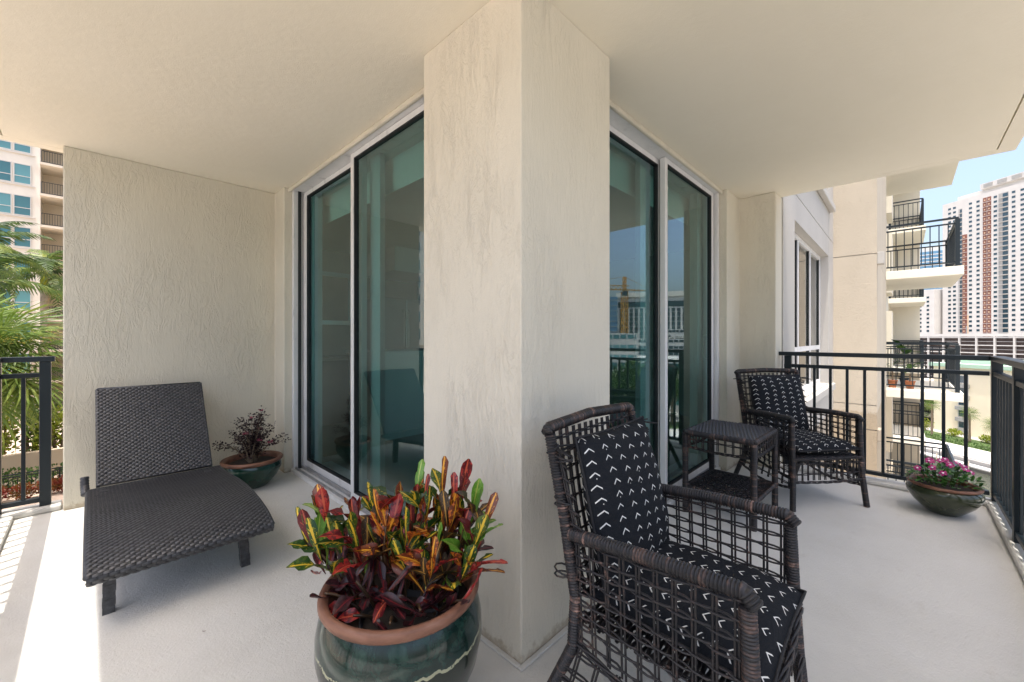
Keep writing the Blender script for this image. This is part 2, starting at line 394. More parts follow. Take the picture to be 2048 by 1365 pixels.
sliding_door('teal glass sliding door reflecting the woven sun lounger', (1.255, 3.94, 0), R(-90), 1, 3.94 - PY1, .105, .05, 1.14)
sliding_door('teal glass sliding door reflecting sky, crane and city', (3.957, 1.205, 0), 0, -1, 3.957 - PX1, .05, .105, 1.06)
tag(bx((1.52, 1.66, 2.25), (1.525, 3.9, 2.495)).build('roller_shade', M['shade']), 'pulled-up roller shade inside the door beside the sun lounger', 'shade')
tag(bx((1.75, 1.46, 2.25), (3.9, 1.465, 2.495)).build('roller_shade', M['shade']), 'pulled-up roller shade inside the door reflecting the city', 'shade')

# the room behind the doors
RX1, RY1 = 6.2, 6.2
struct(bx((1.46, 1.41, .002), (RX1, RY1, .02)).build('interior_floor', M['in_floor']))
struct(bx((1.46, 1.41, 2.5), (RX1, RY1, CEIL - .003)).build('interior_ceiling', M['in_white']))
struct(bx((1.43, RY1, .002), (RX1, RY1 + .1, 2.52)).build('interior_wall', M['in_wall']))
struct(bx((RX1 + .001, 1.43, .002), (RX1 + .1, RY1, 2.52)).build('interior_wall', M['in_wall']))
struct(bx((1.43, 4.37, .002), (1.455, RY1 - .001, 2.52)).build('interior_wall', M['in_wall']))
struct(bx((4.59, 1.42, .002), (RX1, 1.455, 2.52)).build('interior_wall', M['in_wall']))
t = thing('kitchen_island', 'white kitchen island seen through the glass door', 'kitchen island', (2.25, 4.25, .02))
MB().box((0, 0, 0), (1.5, .75, .98)).build('body', M['in_white'], t); MB().box((-.03, -.04, .982), (1.53, .79, 1.02)).build('worktop', M['in_white'], t, bevel=.004)
t = thing('refrigerator', 'tall steel refrigerator behind the kitchen island', 'refrigerator', (2.9, 5.45, .02))
MB().box((0, 0, 0), (.85, .7, 1.76)).build('body', M['steel'], t, bevel=.01)
for x0 in (.005, .43): MB().box((x0, -.03, .03), (x0 + .415, -.002, 1.74)).build('door', M['steel'], t, bevel=.008)
for x0 in (.37, .45): MB().tube([(x0, -.032, .8), (x0, -.07, .84), (x0, -.07, 1.55), (x0, -.032, 1.59)], .011, 8).build('handle', M['steel'], t, True)
t = thing('wall_cabinet', 'glass-front wall cabinet hung on the kitchen wall', 'cabinet', (2.2, 5.88, 1.38))
MB().box((0, 0.02, 0), (.5, .31, .75)).build('body', M['cab'], t)
k = MB()
for q in (((0, 0, 0), (.06, .018, .75)), ((.44, 0, 0), (.5, .018, .75)), ((.06, 0, 0), (.44, .018, .06)), ((.06, 0, .69), (.44, .018, .75))): k.box(*q)
k.build('door_frame', M['steel'], t)
t = thing('base_cabinet', 'dark kitchen base cabinet along the back wall', 'cabinet', (1.5, 5.6, .02))
MB().box((0, 0, 0), (1.35, .59, .86)).build('body', M['cab'], t); MB().box((0, -.02, .862), (1.37, .59, .9)).build('worktop', M['in_wall'], t)
t = thing('pantry_shelf', 'white pantry shelf stacked with dark boxes', 'shelf', (3.95, 5.6, .02))
for x0 in (0, .9): MB().box((x0, 0, 0), (x0 + .03, .5, 2.3)).build('side_panel', M['in_white'], t)
for i in range(7): MB().box((.031, 0, .1 + i * .34), (.899, .5, .125 + i * .34)).build('shelf', M['in_white'], t)
for i in range(6):
    tag(MB().box((0, 0, 0), (.35 + .06 * (i % 3), .3, .2)).build('storage_box', M['cab'], loc=(4.1 + .1 * (i % 2), 5.68, .147 + i * .34)), 'dark box standing on the white pantry shelf', 'box', 'boxes on the pantry shelf')
MB().box((3.0, 5.2, 2.15), (3.9, 6.19, 2.499)).build('ceiling_soffit', M['in_white']); struct(bpy.data.objects['ceiling_soffit'])

# railings
def railing(label, p0, p1, posts, ext0=0, ext1=0, skip=()):
    p0, p1 = Vector((*p0, 0)), Vector((*p1, 0)); d = (p1 - p0); L = d.length; d.normalize(); n = Vector((-d.y, d.x, 0))
    t = thing('balcony_railing', label, 'railing', p0)
    def B(a, b, w, z0, z1, name, bev=.003):
        q = MB(); P = [d * s + n * r for s, r in ((a, -w / 2), (b, -w / 2), (b, w / 2), (a, w / 2))]
        return q.prism([(v.x, v.y) for v in P], z0, z1).build(name, M['rail'], t, bevel=bev)
    B(-ext0, L + ext1, .068, 1.032, 1.067, 'top_rail'); B(0, L, .042, .925, .955, 'sub_rail'); B(0, L, .042, .07, .1, 'bottom_rail')
    for s in posts: B(s - .027, s + .027, .054, .02, 1.031, 'post')
    k = int(round(L / .108)); me = None
    for i in range(1, k):
        s = i * L / k
        if any(abs(s - q) < .05 for q in posts): continue
        if me is None:
            o = B(-.01, .01, .02, .1, .925, 'baluster', .002); me = o; o.location = d * s
        else:
            o = me.copy(); COL.objects.link(o); o.location = d * s
    return t
railing('short dark railing between the end wall and the garden corner', (-.212, 4.285), (-.408, 4.285), [0.0], ext0=.045)
railing('long dark railing casting striped shadows past the sun lounger', (-.43, 4.285), (-.43, -.46), [.0, 1.55, 3.1, 4.745])
railing('long dark railing beside the pink flower pot', (-.395, -.475), (4.47, -.475), [1.0, 2.6, 4.06, 4.87])
railing('dark railing behind the far wicker armchair', (4.475, -.440), (4.475, .80), [1.21], ext1=.04)

# ================================================================= OWN BUILDING, STEPPED FACADE
own = thing('apartment_building', 'cream stucco apartment building with stacked balconies beyond the end railing', 'building', (0, 0, GZ))
OZ = -GZ
def ob(a, b, name, mat, par=None, bev=0):
    m_ = MB(); dz = OZ
    m_.box((a[0], a[1], a[2] + dz), (b[0], b[1], b[2] + dz)); return m_.build(name, mat, par or own, bevel=bev)
ob((1.46, 1.41, ST + .002), (26, 40, 19), 'upper_wall', M['facade']); ob((1.3, 1.25, GZ), (26, 40, -.202), 'lower_wall', M['facade'])
ob((4.6, 6.4, -.2), (26, 40, ST), 'core_wall', M['facade']); ob((6.31, 1.45, -.2), (26, 6.39, ST), 'core_wall', M['facade'])
ob((1.46, 6.31, -.2), (4.59, 40, ST), 'core_wall', M['facade'])
J = .012
for k in range(-3, 4):
    z = k * ST
    # white window bay
    if k == 0:
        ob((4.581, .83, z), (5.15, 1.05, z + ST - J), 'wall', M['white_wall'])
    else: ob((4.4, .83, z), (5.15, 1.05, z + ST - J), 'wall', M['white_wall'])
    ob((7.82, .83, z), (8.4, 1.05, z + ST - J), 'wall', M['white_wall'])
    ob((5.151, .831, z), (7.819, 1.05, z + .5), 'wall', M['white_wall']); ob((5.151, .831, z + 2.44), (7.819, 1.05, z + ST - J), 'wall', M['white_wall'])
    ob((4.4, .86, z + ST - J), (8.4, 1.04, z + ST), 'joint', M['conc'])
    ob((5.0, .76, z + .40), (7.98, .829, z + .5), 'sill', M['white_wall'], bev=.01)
    # window
    w = ob((5.152, .93, z + .502), (7.818, .99, z + .56), 'window', M['frame'])
    for x in (5.152, 5.98, 6.86, 7.758): ob((x, .931, z + .561), (x + .06, .989, z + 2.38), 'mullion', M['frame'], w)
    ob((5.213, .932, z + 1.02), (7.757, .988, z + 1.08), 'transom', M['frame'], w); ob((5.152, .93, z + 2.381), (7.818, .99, z + 2.438), 'head', M['frame'], w)
    for x0, x1 in ((5.213, 5.979), (6.041, 6.859), (6.921, 7.757)):
        for z0, z1 in ((.561, 1.019), (1.081, 2.38)):
            q = MB(); q.quad((x0, .955, z + z0 + OZ), (x1, .955, z + z0 + OZ), (x1, .955, z + z1 + OZ), (x0, .955, z + z1 + OZ)).build('pane', M['window_glass'], w)
            ob((x1 - .03, .94, z + z0), (x1 - .002, .953, z + z1), 'gasket', M['gasket'], w)
    ob((5.1, 1.25, z), (7.85, 1.27, z + ST - J), 'shade_lining', M['shade'])
    # projecting tan wall facing the balcony
    for z0, z1 in (((-.23, .14), (.152, 2.488)) if k == 0 else ((-.23, 2.488),)):
        ob((8.401, .30, z + z0), (13.0, 1.6, z + z1), 'wall', M['wall_rough'])
    ob((8.42, .32, z + .14), (13, 1.6, z + .152), 'joint', M['conc']); ob((8.42, .32, z + 2.488), (13, 1.6, z + 2.5), 'joint', M['conc'])
    ob((8.405, .22, z - .4), (8.62, .299, z - .22), 'corbel', M['white_wall'], bev=.006)
    ob((13.001, .45, z - .23), (25.99, 1.6, z + 2.49), 'wall', M['wall'])
    ob((13.3, .43, z + .05), (15.7, .449, z + 2.2), 'balcony_door', M['far_glass'])
    for X0, X1, Y0, nm in ((12.9, 16.0, -.92, 0), (22.0, 25.2, -.60, 1)):
        s = ob((X0, Y0, z - .19), (X1, .449, z), 'balcony', M['ceiling'], bev=.01)
        def rl(a, b, name='rail_bar'): return ob(a, b, name, M['rail'], s)
        y0 = Y0 + .09; x0 = X0 + .09; x1 = X1 - .09
        for zz, hh in ((1.03, .04), (.92, .03), (.08, .03)):
            rl((x0, y0 - .02, z + zz), (x1, y0 + .02, z + zz + hh), 'rail'); rl((x0 - .02, y0 + .021, z + zz), (x0 + .02, .44, z + zz + hh), 'rail'); rl((x1 - .02, y0 + .021, z + zz), (x1 + .02, .44, z + zz + hh), 'rail')
        for px_, py_ in ((x0, y0), (x1, y0), (x0, .41)): rl((px_ - .035, py_ - .035, z + .002), (px_ + .035, py_ + .035, z + 1.028), 'post')
        bars = []
        n = int((x1 - x0) / .13)
        for i in range(1, n): bars.append((x0 + i * (x1 - x0) / n, y0))
        n = int((.41 - y0) / .13)
        for i in range(1, n): bars += [(x0, y0 + i * (.41 - y0) / n), (x1, y0 + i * (.41 - y0) / n)]
        if nm == 0 and k in (0, 1, -1):
            for bx_, by_ in bars: rl((bx_ - .009, by_ - .009, z + .112), (bx_ + .009, by_ + .009, z + .918))
        else:
            q = MB()
            for bx_, by_ in bars: q.box((bx_ - .009, by_ - .009, z + .112 + OZ), (bx_ + .009, by_ + .009, z + .918 + OZ))
            stuff(q.build('rail_bars', M['rail'], s))
ob((25.2, -.5, GZ), (45, .99, 12), 'wing_wall', M['wall'])
for k in range(-3, 4):
    ob((19.0, .30, k * ST), (20.8, .448, k * ST + 2.1), 'pier', M['wall'])

# ================================================================= FURNITURE
m = Mat('grey_resin_weave', (.035, .036, .042), .42, spec=.5); c = m.coord('Object')
n = m.noise(c, 55, 3); m.color(m.ramp(n, [(.3, (.026, .027, .030)), (.55, (.050, .052, .058)), (.8, (.092, .094, .10))]))
m.bump(m.noise(m.coord('Object', (.2, 1, 1)), 500, 2), .25, .001); M['resin'] = m.m
M['resin_dark'] = Mat('resin_underlay', (.012, .012, .014), .6).m
m = Mat('dark_wicker', (.03, .02, .018), .48, spec=.45); c = m.coord('Object')
a = m.noise(c, 75, 3, .6); b = m.noise(c, 9, 3, .6)
x = a * .6 + b * .5
def wick(m, x, c):
    m.color(m.ramp(x, [(.44, (.013, .013, .015)), (.60, (.024, .021, .022)), (.69, (.085, .052, .042)), (.80, (.38, .23, .18))])); return m.bump(m.noise(c, 220, 2), .25, .001)
wick(m, x, c); M['wicker'] = m.m
m = Mat('wrapped_cane', (.03, .02, .018), .45, spec=.45); c = m.coord('Object'); u, v = m.uv()
r_ = m.wnoise(v.floor()); fr = (v.fract() - .5).abs() * -1 + .5
x = r_ * .26 + m.noise(c, 60, 3, .6) * .34 + m.noise(c, 7, 3, .6) * .42 + fr * .12
pb_ = wick(m, x, c); m.bump(fr.smooth(0, .35), .6, .003, pb_); M['wrap'] = m.m
m = Mat('dark_wicker_flat', (.03, .03, .034), .4, spec=.5); c = m.coord('Object')
m.color(m.ramp(m.noise(c, 40, 3), [(.35, (.018, .017, .02)), (.6, (.04, .036, .04)), (.8, (.08, .06, .055))])); M['wicker_top'] = m.m

# printed cushion fabric: columns of hand-painted chevrons
m = Mat('chevron_fabric', (.01, .012, .016), .9, spec=.2)
u, v = m.uv(); CW, RP = .072, .037
col = (u / CW).floor(); am = ((u / CW).fract() - .5) * CW
j = m.wnoise(col + 3.3); wob = m.noise(m.coord('UV'), 30, 2) - .5
vv = v / RP + j; row = vv.floor(); bm = (vv.fract() - .5) * RP
am = am + (m.wnoise(row * 7.1 + col * 1.7) - .5) * .005
sl_ = am.abs() * .82 + bm - .006 + wob * .006
arm = sl_.abs().lt(.0021) * am.abs().lt(.0148)
dot = ((am - .002).abs() + (bm + .012).abs()).lt(.0022) * m.wnoise(row * 3.7 + col).gt(.62)
mask = arm.max(dot)
fn = m.noise(m.coord('UV'), 900, 2)
m.color(m.mix(mask, m.ramp(fn, [(.3, (.008, .010, .013)), (.7, (.016, .018, .023))]), (.74, .74, .71)))
m.bump(fn * .25 + m.noise(m.coord('UV', (1, 2.2, 1), rot=(0, 0, .5)), 7, 4, .6, 1.2) * 4, .6, .006); M['chevron'] = m.m
M['black_cord'] = Mat('black_cord', (.012, .012, .014), .8).m

def catmull(pts, n):
    P = [Vector(p) for p in pts]; P = [P[0] * 2 - P[1]] + P + [P[-1] * 2 - P[-2]]; out = []
    for i in range(1, len(P) - 2):
        for k in range(n):
            t = k / n; a, b, c_, d = P[i - 1:i + 3]
            out.append(.5 * ((2 * b) + (c_ - a) * t + (2 * a - 5 * b + 4 * c_ - d) * t * t + (3 * b - a - 3 * c_ + d) * t ** 3))
    out.append(P[-2]); return out

def woven(prof, half, pa, pb, thick, parent, name, h=.0035, taper=0):
    """woven resin sheet: prof = list of (y,z); strands run across, each visible hump its own little arch"""
    pts = catmull([(0, y, z) for y, z in prof], 10)
    L = [0]
    for i in range(1, len(pts)): L.append(L[-1] + (pts[i] - pts[i - 1]).length)
    def at(s):
        s = max(0, min(L[-1], s)); i = 0
        while i < len(L) - 2 and L[i + 1] < s: i += 1
        f = (s - L[i]) / max(1e-9, L[i + 1] - L[i]); p = pts[i].lerp(pts[i + 1], f); d = (pts[i + 1] - pts[i]).normalized()
        return p, Vector((0, -d.z, d.y))
    q = MB(); ns = 40
    for k in range(ns + 1):
        p, nn = at(L[-1] * k / ns); w = half * (1 - taper * k / ns)
        a = p - nn * .004; b = p - nn * thick
        q.add([(-w, a.y, a.z), (w, a.y, a.z), (w, b.y, b.z), (-w, b.y, b.z)])
    for k in range(ns):
        for e in range(4): i0 = k * 4 + e; i1 = k * 4 + (e + 1) % 4; q.face((i0, i1, i1 + 4, i0 + 4))
    q.face((3, 2, 1, 0)); e = ns * 4; q.face((e, e + 1, e + 2, e + 3))
    base = q.build(name, M['resin_dark'], parent)
    g = MB(); nb = int(L[-1] / pb)
    for r in range(nb):
        s0, s1 = r * pb, (r + 1) * pb * 1.0 ; p0, n0 = at(s0 + pb * .04); p1, n1 = at(s1 - pb * .04); w = half * (1 - taper * (r / nb))
        na = int(2 * w / pa); off = (r % 2) * .5
        for c_ in range(-1, na + 1):
            x0 = -w + (c_ + off) * pa; x1 = x0 + pa * 1.0
            x0, x1 = max(-w - .002, x0), min(w + .002, x1)
            if x1 - x0 < pa * .2: continue
            k = 5; idx = []
            jj = rnd(-.0005, .0005)
            for i in range(k):
                t = i / (k - 1); hh = h * (math.sin(math.pi * t) ** .7 if 0 < t < 1 else 0) - .003 + jj
                x = x0 + (x1 - x0) * t
                a = p0 + n0 * hh; mid = (p0 + p1) / 2 + n0 * (hh + .0012); b = p1 + n1 * hh
                idx.append(g.add([(x, a.y, a.z), (x, mid.y, mid.z), (x, b.y, b.z)]))
            for i in range(k - 1):
                for e in range(2): g.face((idx[i] + e, idx[i + 1] + e, idx[i + 1] + e + 1, idx[i] + e + 1))
    stuff(g.build('weave', M['resin'], base, True)); return base

t = thing('sun_lounger', 'charcoal woven sun lounger with raised back in front of the stucco wall', 'sun lounger', (.325, 3.0, 0))
prof = [(-.648, .198), (-.66, .222), (-.64, .250), (-.54, .282), (-.36, .306), (-.18, .313), (0, .308), (.2, .288), (.4, .270), (.61, .262)]
seat = woven(prof, .335, .033, .0135, .03, t, 'seat', .0042)
for s in (-1, 1):
    sp = catmull([(s * .332, y, z - .018) for y, z in prof[2:]], 5)
    MB().tube(sp, .013, 8).build('side_rail', M['resin'], t, True)
back = woven([(.625, .272), (.83, .55), (1.045, .842)], .295, .033, .0135, .028, t, 'backrest', .0042)
for s in (-1, 1): MB().tube([(s * .288, .636, .258), (s * .288, 1.058, .83)], .010, 8).build('back_rail', M['resin'], t, True)
MB().tube([(-.287, 1.056, .834), (.287, 1.056, .834)], .011, 8).build('back_rail', M['resin'], t, True)
MB().tube([(-.34, .615, .25), (.34, .615, .25)], .012, 8).build('hinge_rod', M['rail'], t, True)
MB().wrapped([(-.342, .60, .235), (-.346, .65, .28), (-.347, .67, .33)], .02, .014, 9).build('frame_end', M['resin'], t, True)
def chaise_leg(x, y, dx, dy):
    q = MB(); n = 9
    for i in range(n):
        f0, f1 = i / n, (i + 1) / n
        c0 = Vector((x + dx * (1 - f0), y + dy * (1 - f0), .27 * f0)); c1 = Vector((x + dx * (1 - f1), y + dy * (1 - f1), .27 * f1 - .001))
        wd = .0205 + (.0012 if i % 2 else 0)
        k = q.add([c0 + Vector((a * wd, b * wd * .8, 0)) for a, b in ((-1, -1), (1, -1), (1, 1), (-1, 1))] + [c1 + Vector((a * wd, b * wd * .8, 0)) for a, b in ((-1, -1), (1, -1), (1, 1), (-1, 1))])
        for f in ((3, 2, 1, 0), (4, 5, 6, 7), (0, 1, 5, 4), (1, 2, 6, 5), (2, 3, 7, 6), (3, 0, 4, 7)): q.face([k + e for e in f])
    return q.build('leg', M['resin'], t)
chaise_leg(-.262, -.47, -.005, -.03); chaise_leg(.232, -.47, .012, -.03); chaise_leg(-.262, .5, 0, .02); chaise_leg(.25, .5, 0, .02)
for s in (-1, 1): MB().tube([(s * .22, .95, .70), (s * .22, .78, .235)], .011, 8).build('back_strut', M['rail'], t, True)
MB().tube([(-.22, .78, .235), (.22, .78, .235)], .011, 8).build('back_strut', M['rail'], t, True)

# ---- wicker armchairs
def lattice(q, A, B, C, D, nv, nh, r=.0035, gap=.0048, bow=0, amp=.0045):
    """open cane lattice over the quad A(bottom left) B(bottom right) C(top right) D(top left)"""
    A, B, C, D = map(Vector, (A, B, C, D)); nrm = (B - A).cross(D - A).normalized()
    def P(u, v): return A.lerp(B, u).lerp(D.lerp(C, u), v) + nrm * bow * (4 * u * (1 - u)) * (4 * v * (1 - v))
    ud = (B - A).normalized()
    for i in range(nv):
        u = (i + .5) / nv
        for s in (-1, 1):
            jx = rnd(-.0012, .0012)
            q.tube([P(u, v / 6) + ud * (s * gap + jx) + nrm * rnd(-.001, .001) for v in range(7)], r, 5, False)
    for jv in range(nh):
        v = (jv + .6) / nh; v += rnd(-.01, .01)
        for ph in (0, 1):
            pts = []
            for i in range(nv * 2 + 1):
                u = i / (nv * 2); sg = math.sin(math.pi * (i / 2 + ph + .25)) if True else 0
                sg = (1 if (i // 1 + ph * 2) % 4 < 2 else -1)
                pts.append(P(u, v) + nrm * amp * sg + Vector((0, 0, (.0034 if ph else -.0034) + rnd(-.001, .001))))
            q.tube(pts, r * .92, 5, False)
    return q
def braid(q, pts, r=.0042, off=.007, n=3):
    pts = catmull(pts, 8)
    for k in range(n):
        q.tube([p + Vector((0, 0, off * math.sin(i * .9 + k * 2.1))) + Vector((off * .7 * math.cos(i * .9 + k * 2.1),) * 2 + (0,)) for i, p in enumerate(pts)], r, 5, False)
    return q
def armchair(label, loc, rot):
    t = thing('wicker_armchair', label, 'armchair', loc, rot, 'dark wicker armchairs')
    W = M['wicker']; wf, wb = .268, .266
    for s in (-1, 1):
        MB().wrapped([(s * (wf + .022), -.268, 0), (s * (wf + .004), -.25, .22), (s * wf, -.24, .42), (s * wf, -.232, .60)], .0185, amp=.0016).build('front_leg', M['wrap'], t, True)
        MB().wrapped([(s * (wb + .015), .36, 0), (s * wb, .235, .27), (s * wb, .225, .42), (s * (wb + .004), .265, .66), (s * (wb + .006), .318, .895)], .0175).build('rear_leg', M['wrap'], t, True)
        MB().wrapped([(s * wf, -.250, .604), (s * wf, -.225, .630), (s * (wf + .004), 0, .624), (s * (wb + .002), .245, .606)], .0190).build('armrest', M['wrap'], t, True)
        q = MB()
        lattice(q, (s * wf, -.235, .215), (s * wb, .23, .29), (s * wb, .245, .60), (s * wf, -.235, .62), 10, 9, amp=.0045)
        stuff(q.build('side_panel', W, t, True))
        q = MB(); braid(q, [(s * (wf + .003), -.25, .215), (s * (wf + .006), 0, .235), (s * wb, .232, .29)]); braid(q, [(s * (wf + .006), -.255, .15), (s * (wf + .012), .02, .12), (s * (wb + .012), .28, .17)])
        lattice(q, (s * (wf + .006), -.25, .15), (s * (wb + .01), .27, .16), (s * wb, .235, .285), (s * wf, -.245, .215), 8, 2)
        stuff(q.build('side_apron', W, t, True))
        q = MB()
        lattice(q, (s * wb, .19, .60), (s * wb, .25, .61), (s * (wb + .004), .315, .88), (s * (wb + .004), .27, .86), 1, 6)
        for zz in (.50, .68, .79): q.tube([(s * wb + .022 * math.cos(a), .27 + .03 * math.sin(a), zz + .012 * math.sin(a * .5 + 1) + (zz - .6) * .2) for a in [k * .7 for k in range(19)]], .003, 5, False)
        stuff(q.build('post_binding', W, t, True))
    MB().wrapped([(-wb - .018, .322, .898), (-wb, .326, .914), (0, .346, .922), (wb, .326, .914), (wb + .018, .322, .898)], .018).build('back_rail', M['wrap'], t, True)
    q = MB(); lattice(q, (-wb, .228, .40), (wb, .228, .40), (wb, .325, .90), (-wb, .325, .90), 14, 10, bow=-.02); stuff(q.build('back_panel', W, t, True))
    q = MB(); lattice(q, (-wf, -.252, .20), (wf, -.252, .20), (wf, -.25, .345), (-wf, -.25, .345), 12, 2)
    braid(q, [(-wf - .01, -.262, .195), (0, -.275, .192), (wf + .01, -.262, .195)]); braid(q, [(-wf - .01, -.26, .35), (0, -.27, .35), (wf + .01, -.26, .35)])
    stuff(q.build('front_apron', W, t, True))
    q = MB()
    for i in range(33):
        y = -.245 + i * .0142
        for ph in (0,):
            q.tube([(-.258 + k * .0323, y, .352 + (.004 if (k + i) % 2 else -.004)) for k in range(17)], .0062, 5, False)
    for k in range(16): q.tube([(-wf + .0175 + k * .035, -.262, .352), (-wf + .0175 + k * .035, .23, .352)], .004, 5, False)
    stuff(q.build('seat_deck', M['wicker'], t, True))
    return t
def pillow(name, label, w, h, th, mat, group, ties=True, edge=.018):
    """printed cushion standing in its local x-z plane, base at z=0, front towards -y"""
    q = MB(); n = 18
    def P(i, j, s):
        a, b = 2 * i / n - 1, 2 * j / n - 1
        f = max(0, (1 - abs(a) ** 3.2)) ** .55 * max(0, (1 - abs(b) ** 3.2)) ** .55
        pin = 1 - .035 * (1 - abs(b) ** 2) * abs(a) ** 4; pin2 = 1 - .03 * (1 - abs(a) ** 2) * abs(b) ** 4
        wr = .004 * math.sin(a * 7 + b * 3) * (1 - f) + .003 * math.sin(b * 9 - a * 4)
        return (a * w / 2 * pin, s * (edge / 2 * 0 + th / 2 * f) + wr * (1 if s < 0 else -1) * min(1, f * 3), h / 2 + b * h / 2 * pin2)
    idx = {}
    for s in (-1, 1):
        for i in range(n + 1):
            for j in range(n + 1):
                if s == 1 and (i in (0, n) or j in (0, n)): idx[s, i, j] = idx[-1, i, j]; continue
                idx[s, i, j] = q.add([P(i, j, s)])
    for s in (-1, 1):
        for i in range(n):
            for j in range(n):
                f = [(i, j), (i + 1, j), (i + 1, j + 1), (i, j + 1)]
                if s == 1: f = f[::-1]
                q.face([idx[s, a, b] for a, b in f], 0, [(a / n * w + .01, b / n * h) for a, b in f])
    o = q.build(name, M['chevron'], None, True); o.matrix_world = mat; tag(o, label, 'cushion', group)
    b_ = [P(0, j, -1) for j in range(n + 1)] + [P(i, n, -1) for i in range(1, n + 1)] + [P(n, j, -1) for j in range(n - 1, -1, -1)] + [P(i, 0, -1) for i in range(n - 1, -1, -1)]
    MB().tube(b_, .0042, 6, False).build('piping', M['black_cord'], o, True)
    return o
def cushions(loc, rot, which):
    base = Matrix.Translation(loc) @ Matrix.Rotation(rot, 4, 'Z')
    s = pillow('seat_cushion', 'black seat cushion printed with white chevrons on the %s' % which, .50, .49, .105,
               base @ Matrix.Translation((0, -.275, .412)) @ Matrix.Rotation(R(-88), 4, 'X'), 'chevron cushions')
    b = pillow('back_cushion', 'black back cushion printed with white chevrons on the %s' % which, .47, .47, .12,
               base @ Matrix.Translation((0, .142, .43)) @ Matrix.Rotation(R(-13), 4, 'X'), 'chevron cushions')
    for sx in (-1, 1):
        MB().tube([(sx * .228, .01, .45), (sx * .26, .05, .44), (sx * .285, .03, .445), (sx * .31, -.02, .43)], .0035, 5).build('tie', M['black_cord'], b, True)
        MB().tube([(sx * .228, .01, .45), (sx * .27, .045, .455), (sx * .31, .03, .45), (sx * .34, .035, .448)], .0035, 5).build('tie', M['black_cord'], b, True)
A1, A1R = (1.282, .489, 0), .021; A2, A2R = (3.757, .58, 0), -.676
armchair('dark wicker armchair with worn copper edges against the stucco pillar', A1, A1R); cushions(A1, A1R, 'armchair against the pillar')
armchair('dark wicker armchair standing at the end railing beside the side table', A2, A2R); cushions(A2, A2R, 'armchair at the end railing')

# ---- wicker side table
t = thing('side_table', 'square dark wicker side table with open lower shelf', 'side table', (3.11, .875, 0), R(-2))
W = M['wicker']; a, b = .243, .212
for sx in (-1, 1):
    for sy in (-1, 1): MB().wrapped([(sx * a, sy * b, 0), (sx * a, sy * b, .535)], .0195, amp=.001).build('leg', M['wrap'], t, True)
for p, q_ in (((-a, -b), (a, -b)), ((a, -b), (a, b)), ((a, b), (-a, b)), ((-a, b), (-a, -b))):
    MB().wrapped([(*p, .542), (*q_, .542)], .0185).build('top_edge', M['wrap'], t, True)
    q = MB(); lattice(q, (*p, .448), (*q_, .448), (*q_, .53), (*p, .53), 9, 1); braid(q, [(*p, .445), ((p[0] + q_[0]) / 2, (p[1] + q_[1]) / 2, .435), (*q_, .445)]); stuff(q.build('apron', W, t, True))
    MB().wrapped([(*p, .165), (*q_, .165)], .014).build('stretcher', M['wrap'], t, True)
q = MB()
for i in range(38):
    y = -b + (i + .5) * 2 * b / 38
    q.tube([(-a + k * 2 * a / 15, y, .556 + (.0022 if (k + i) % 2 else -.0022)) for k in range(16)], .0068, 5, False)
stuff(q.build('table_top', M['wicker_top'], t, True))
q = MB()
for i in range(13):
    y = -b + (i + .5) * 2 * b / 13
    q.tube([(-a + k * 2 * a / 24, y + .006 * (1 if (k + i) % 2 else -1), .168 + (.004 if (k + i) % 2 else -.004)) for k in range(25)], .0062, 5, False)
for i in range(15):
    x = -a + (i + .5) * 2 * a / 15
    q.tube([(x + .006 * (1 if (k + i) % 2 else -1), -b + k * 2 * b / 20, .168 - (.004 if (k + i) % 2 else -.004)) for k in range(21)], .0062, 5, False)
stuff(q.build('lower_shelf', M['wicker'], t, True))

# ================================================================= POTTED PLANTS
def glaze(name, dark, light, streak):
    m = Mat(name, dark, .14, spec=.5, coat=.3, coat_r=.06); c = m.coord('Object'); 
    z = m.sep(c)[2]; n = m.noise(c, 7, 4, .6, .6); run = m.noise(m.coord('Object', (1, 1, .18)), 26, 4, .6)
    m.color(m.ramp(n * .7 + run * .3, [(.32, dark), (.55, light), (.72, streak)]))
    m.bump(m.noise(c, 9, 3), .12, .01); return m
gm = glaze('green_glaze', (.006, .026, .018), (.010, .045, .030), (.018, .06, .05))
M['glaze_dark'] = gm.m
gm = glaze('olive_glaze', (.022, .030, .014), (.04, .05, .024), (.085, .08, .03)); M['glaze_olive'] = gm.m
# large pot: a pale broken line where the second glaze ends
m = Mat('two_tone_glaze', (.01, .04, .03), .16, spec=.5, coat=.25, coat_r=.08); c = m.coord('Object'); z = m.sep(c)[2]
wob = m.noise(m.coord('Object', (1, 1, .4)), 9, 5, .65); zz = z + (wob - .5) * .07
blot = m.noise(c, 24, 4, .65, 1)
up = m.ramp(blot, [(.35, (.003, .012, .009)), (.52, (.007, .028, .022)), (.70, (.022, .055, .042))])
lo = m.ramp(m.noise(m.coord('Object', (1, 1, .2)), 18, 3), [(.3, (.007, .014, .009)), (.7, (.014, .024, .015))])
line = (zz - .292).abs().lt(.004) * blot.gt(.42)
m.color(m.mix(line, m.mix(zz.gt(.292), lo, up), (.34, .34, .22))); m.bump(wob, .1, .01); M['glaze_two'] = m.m
m = Mat('bare_clay_rim', (.30, .14, .08), .55, spec=.4, coat=.15); c = m.coord('Object', (1, 1, 4))
m.color(m.ramp(m.noise(c, 12, 4), [(.3, (.12, .05, .03)), (.55, (.22, .10, .06)), (.8, (.30, .16, .11))])); m.bump(m.noise(m.coord('Object', (1, 1, 6)), 30, 2), .2, .003); M['clay'] = m.m

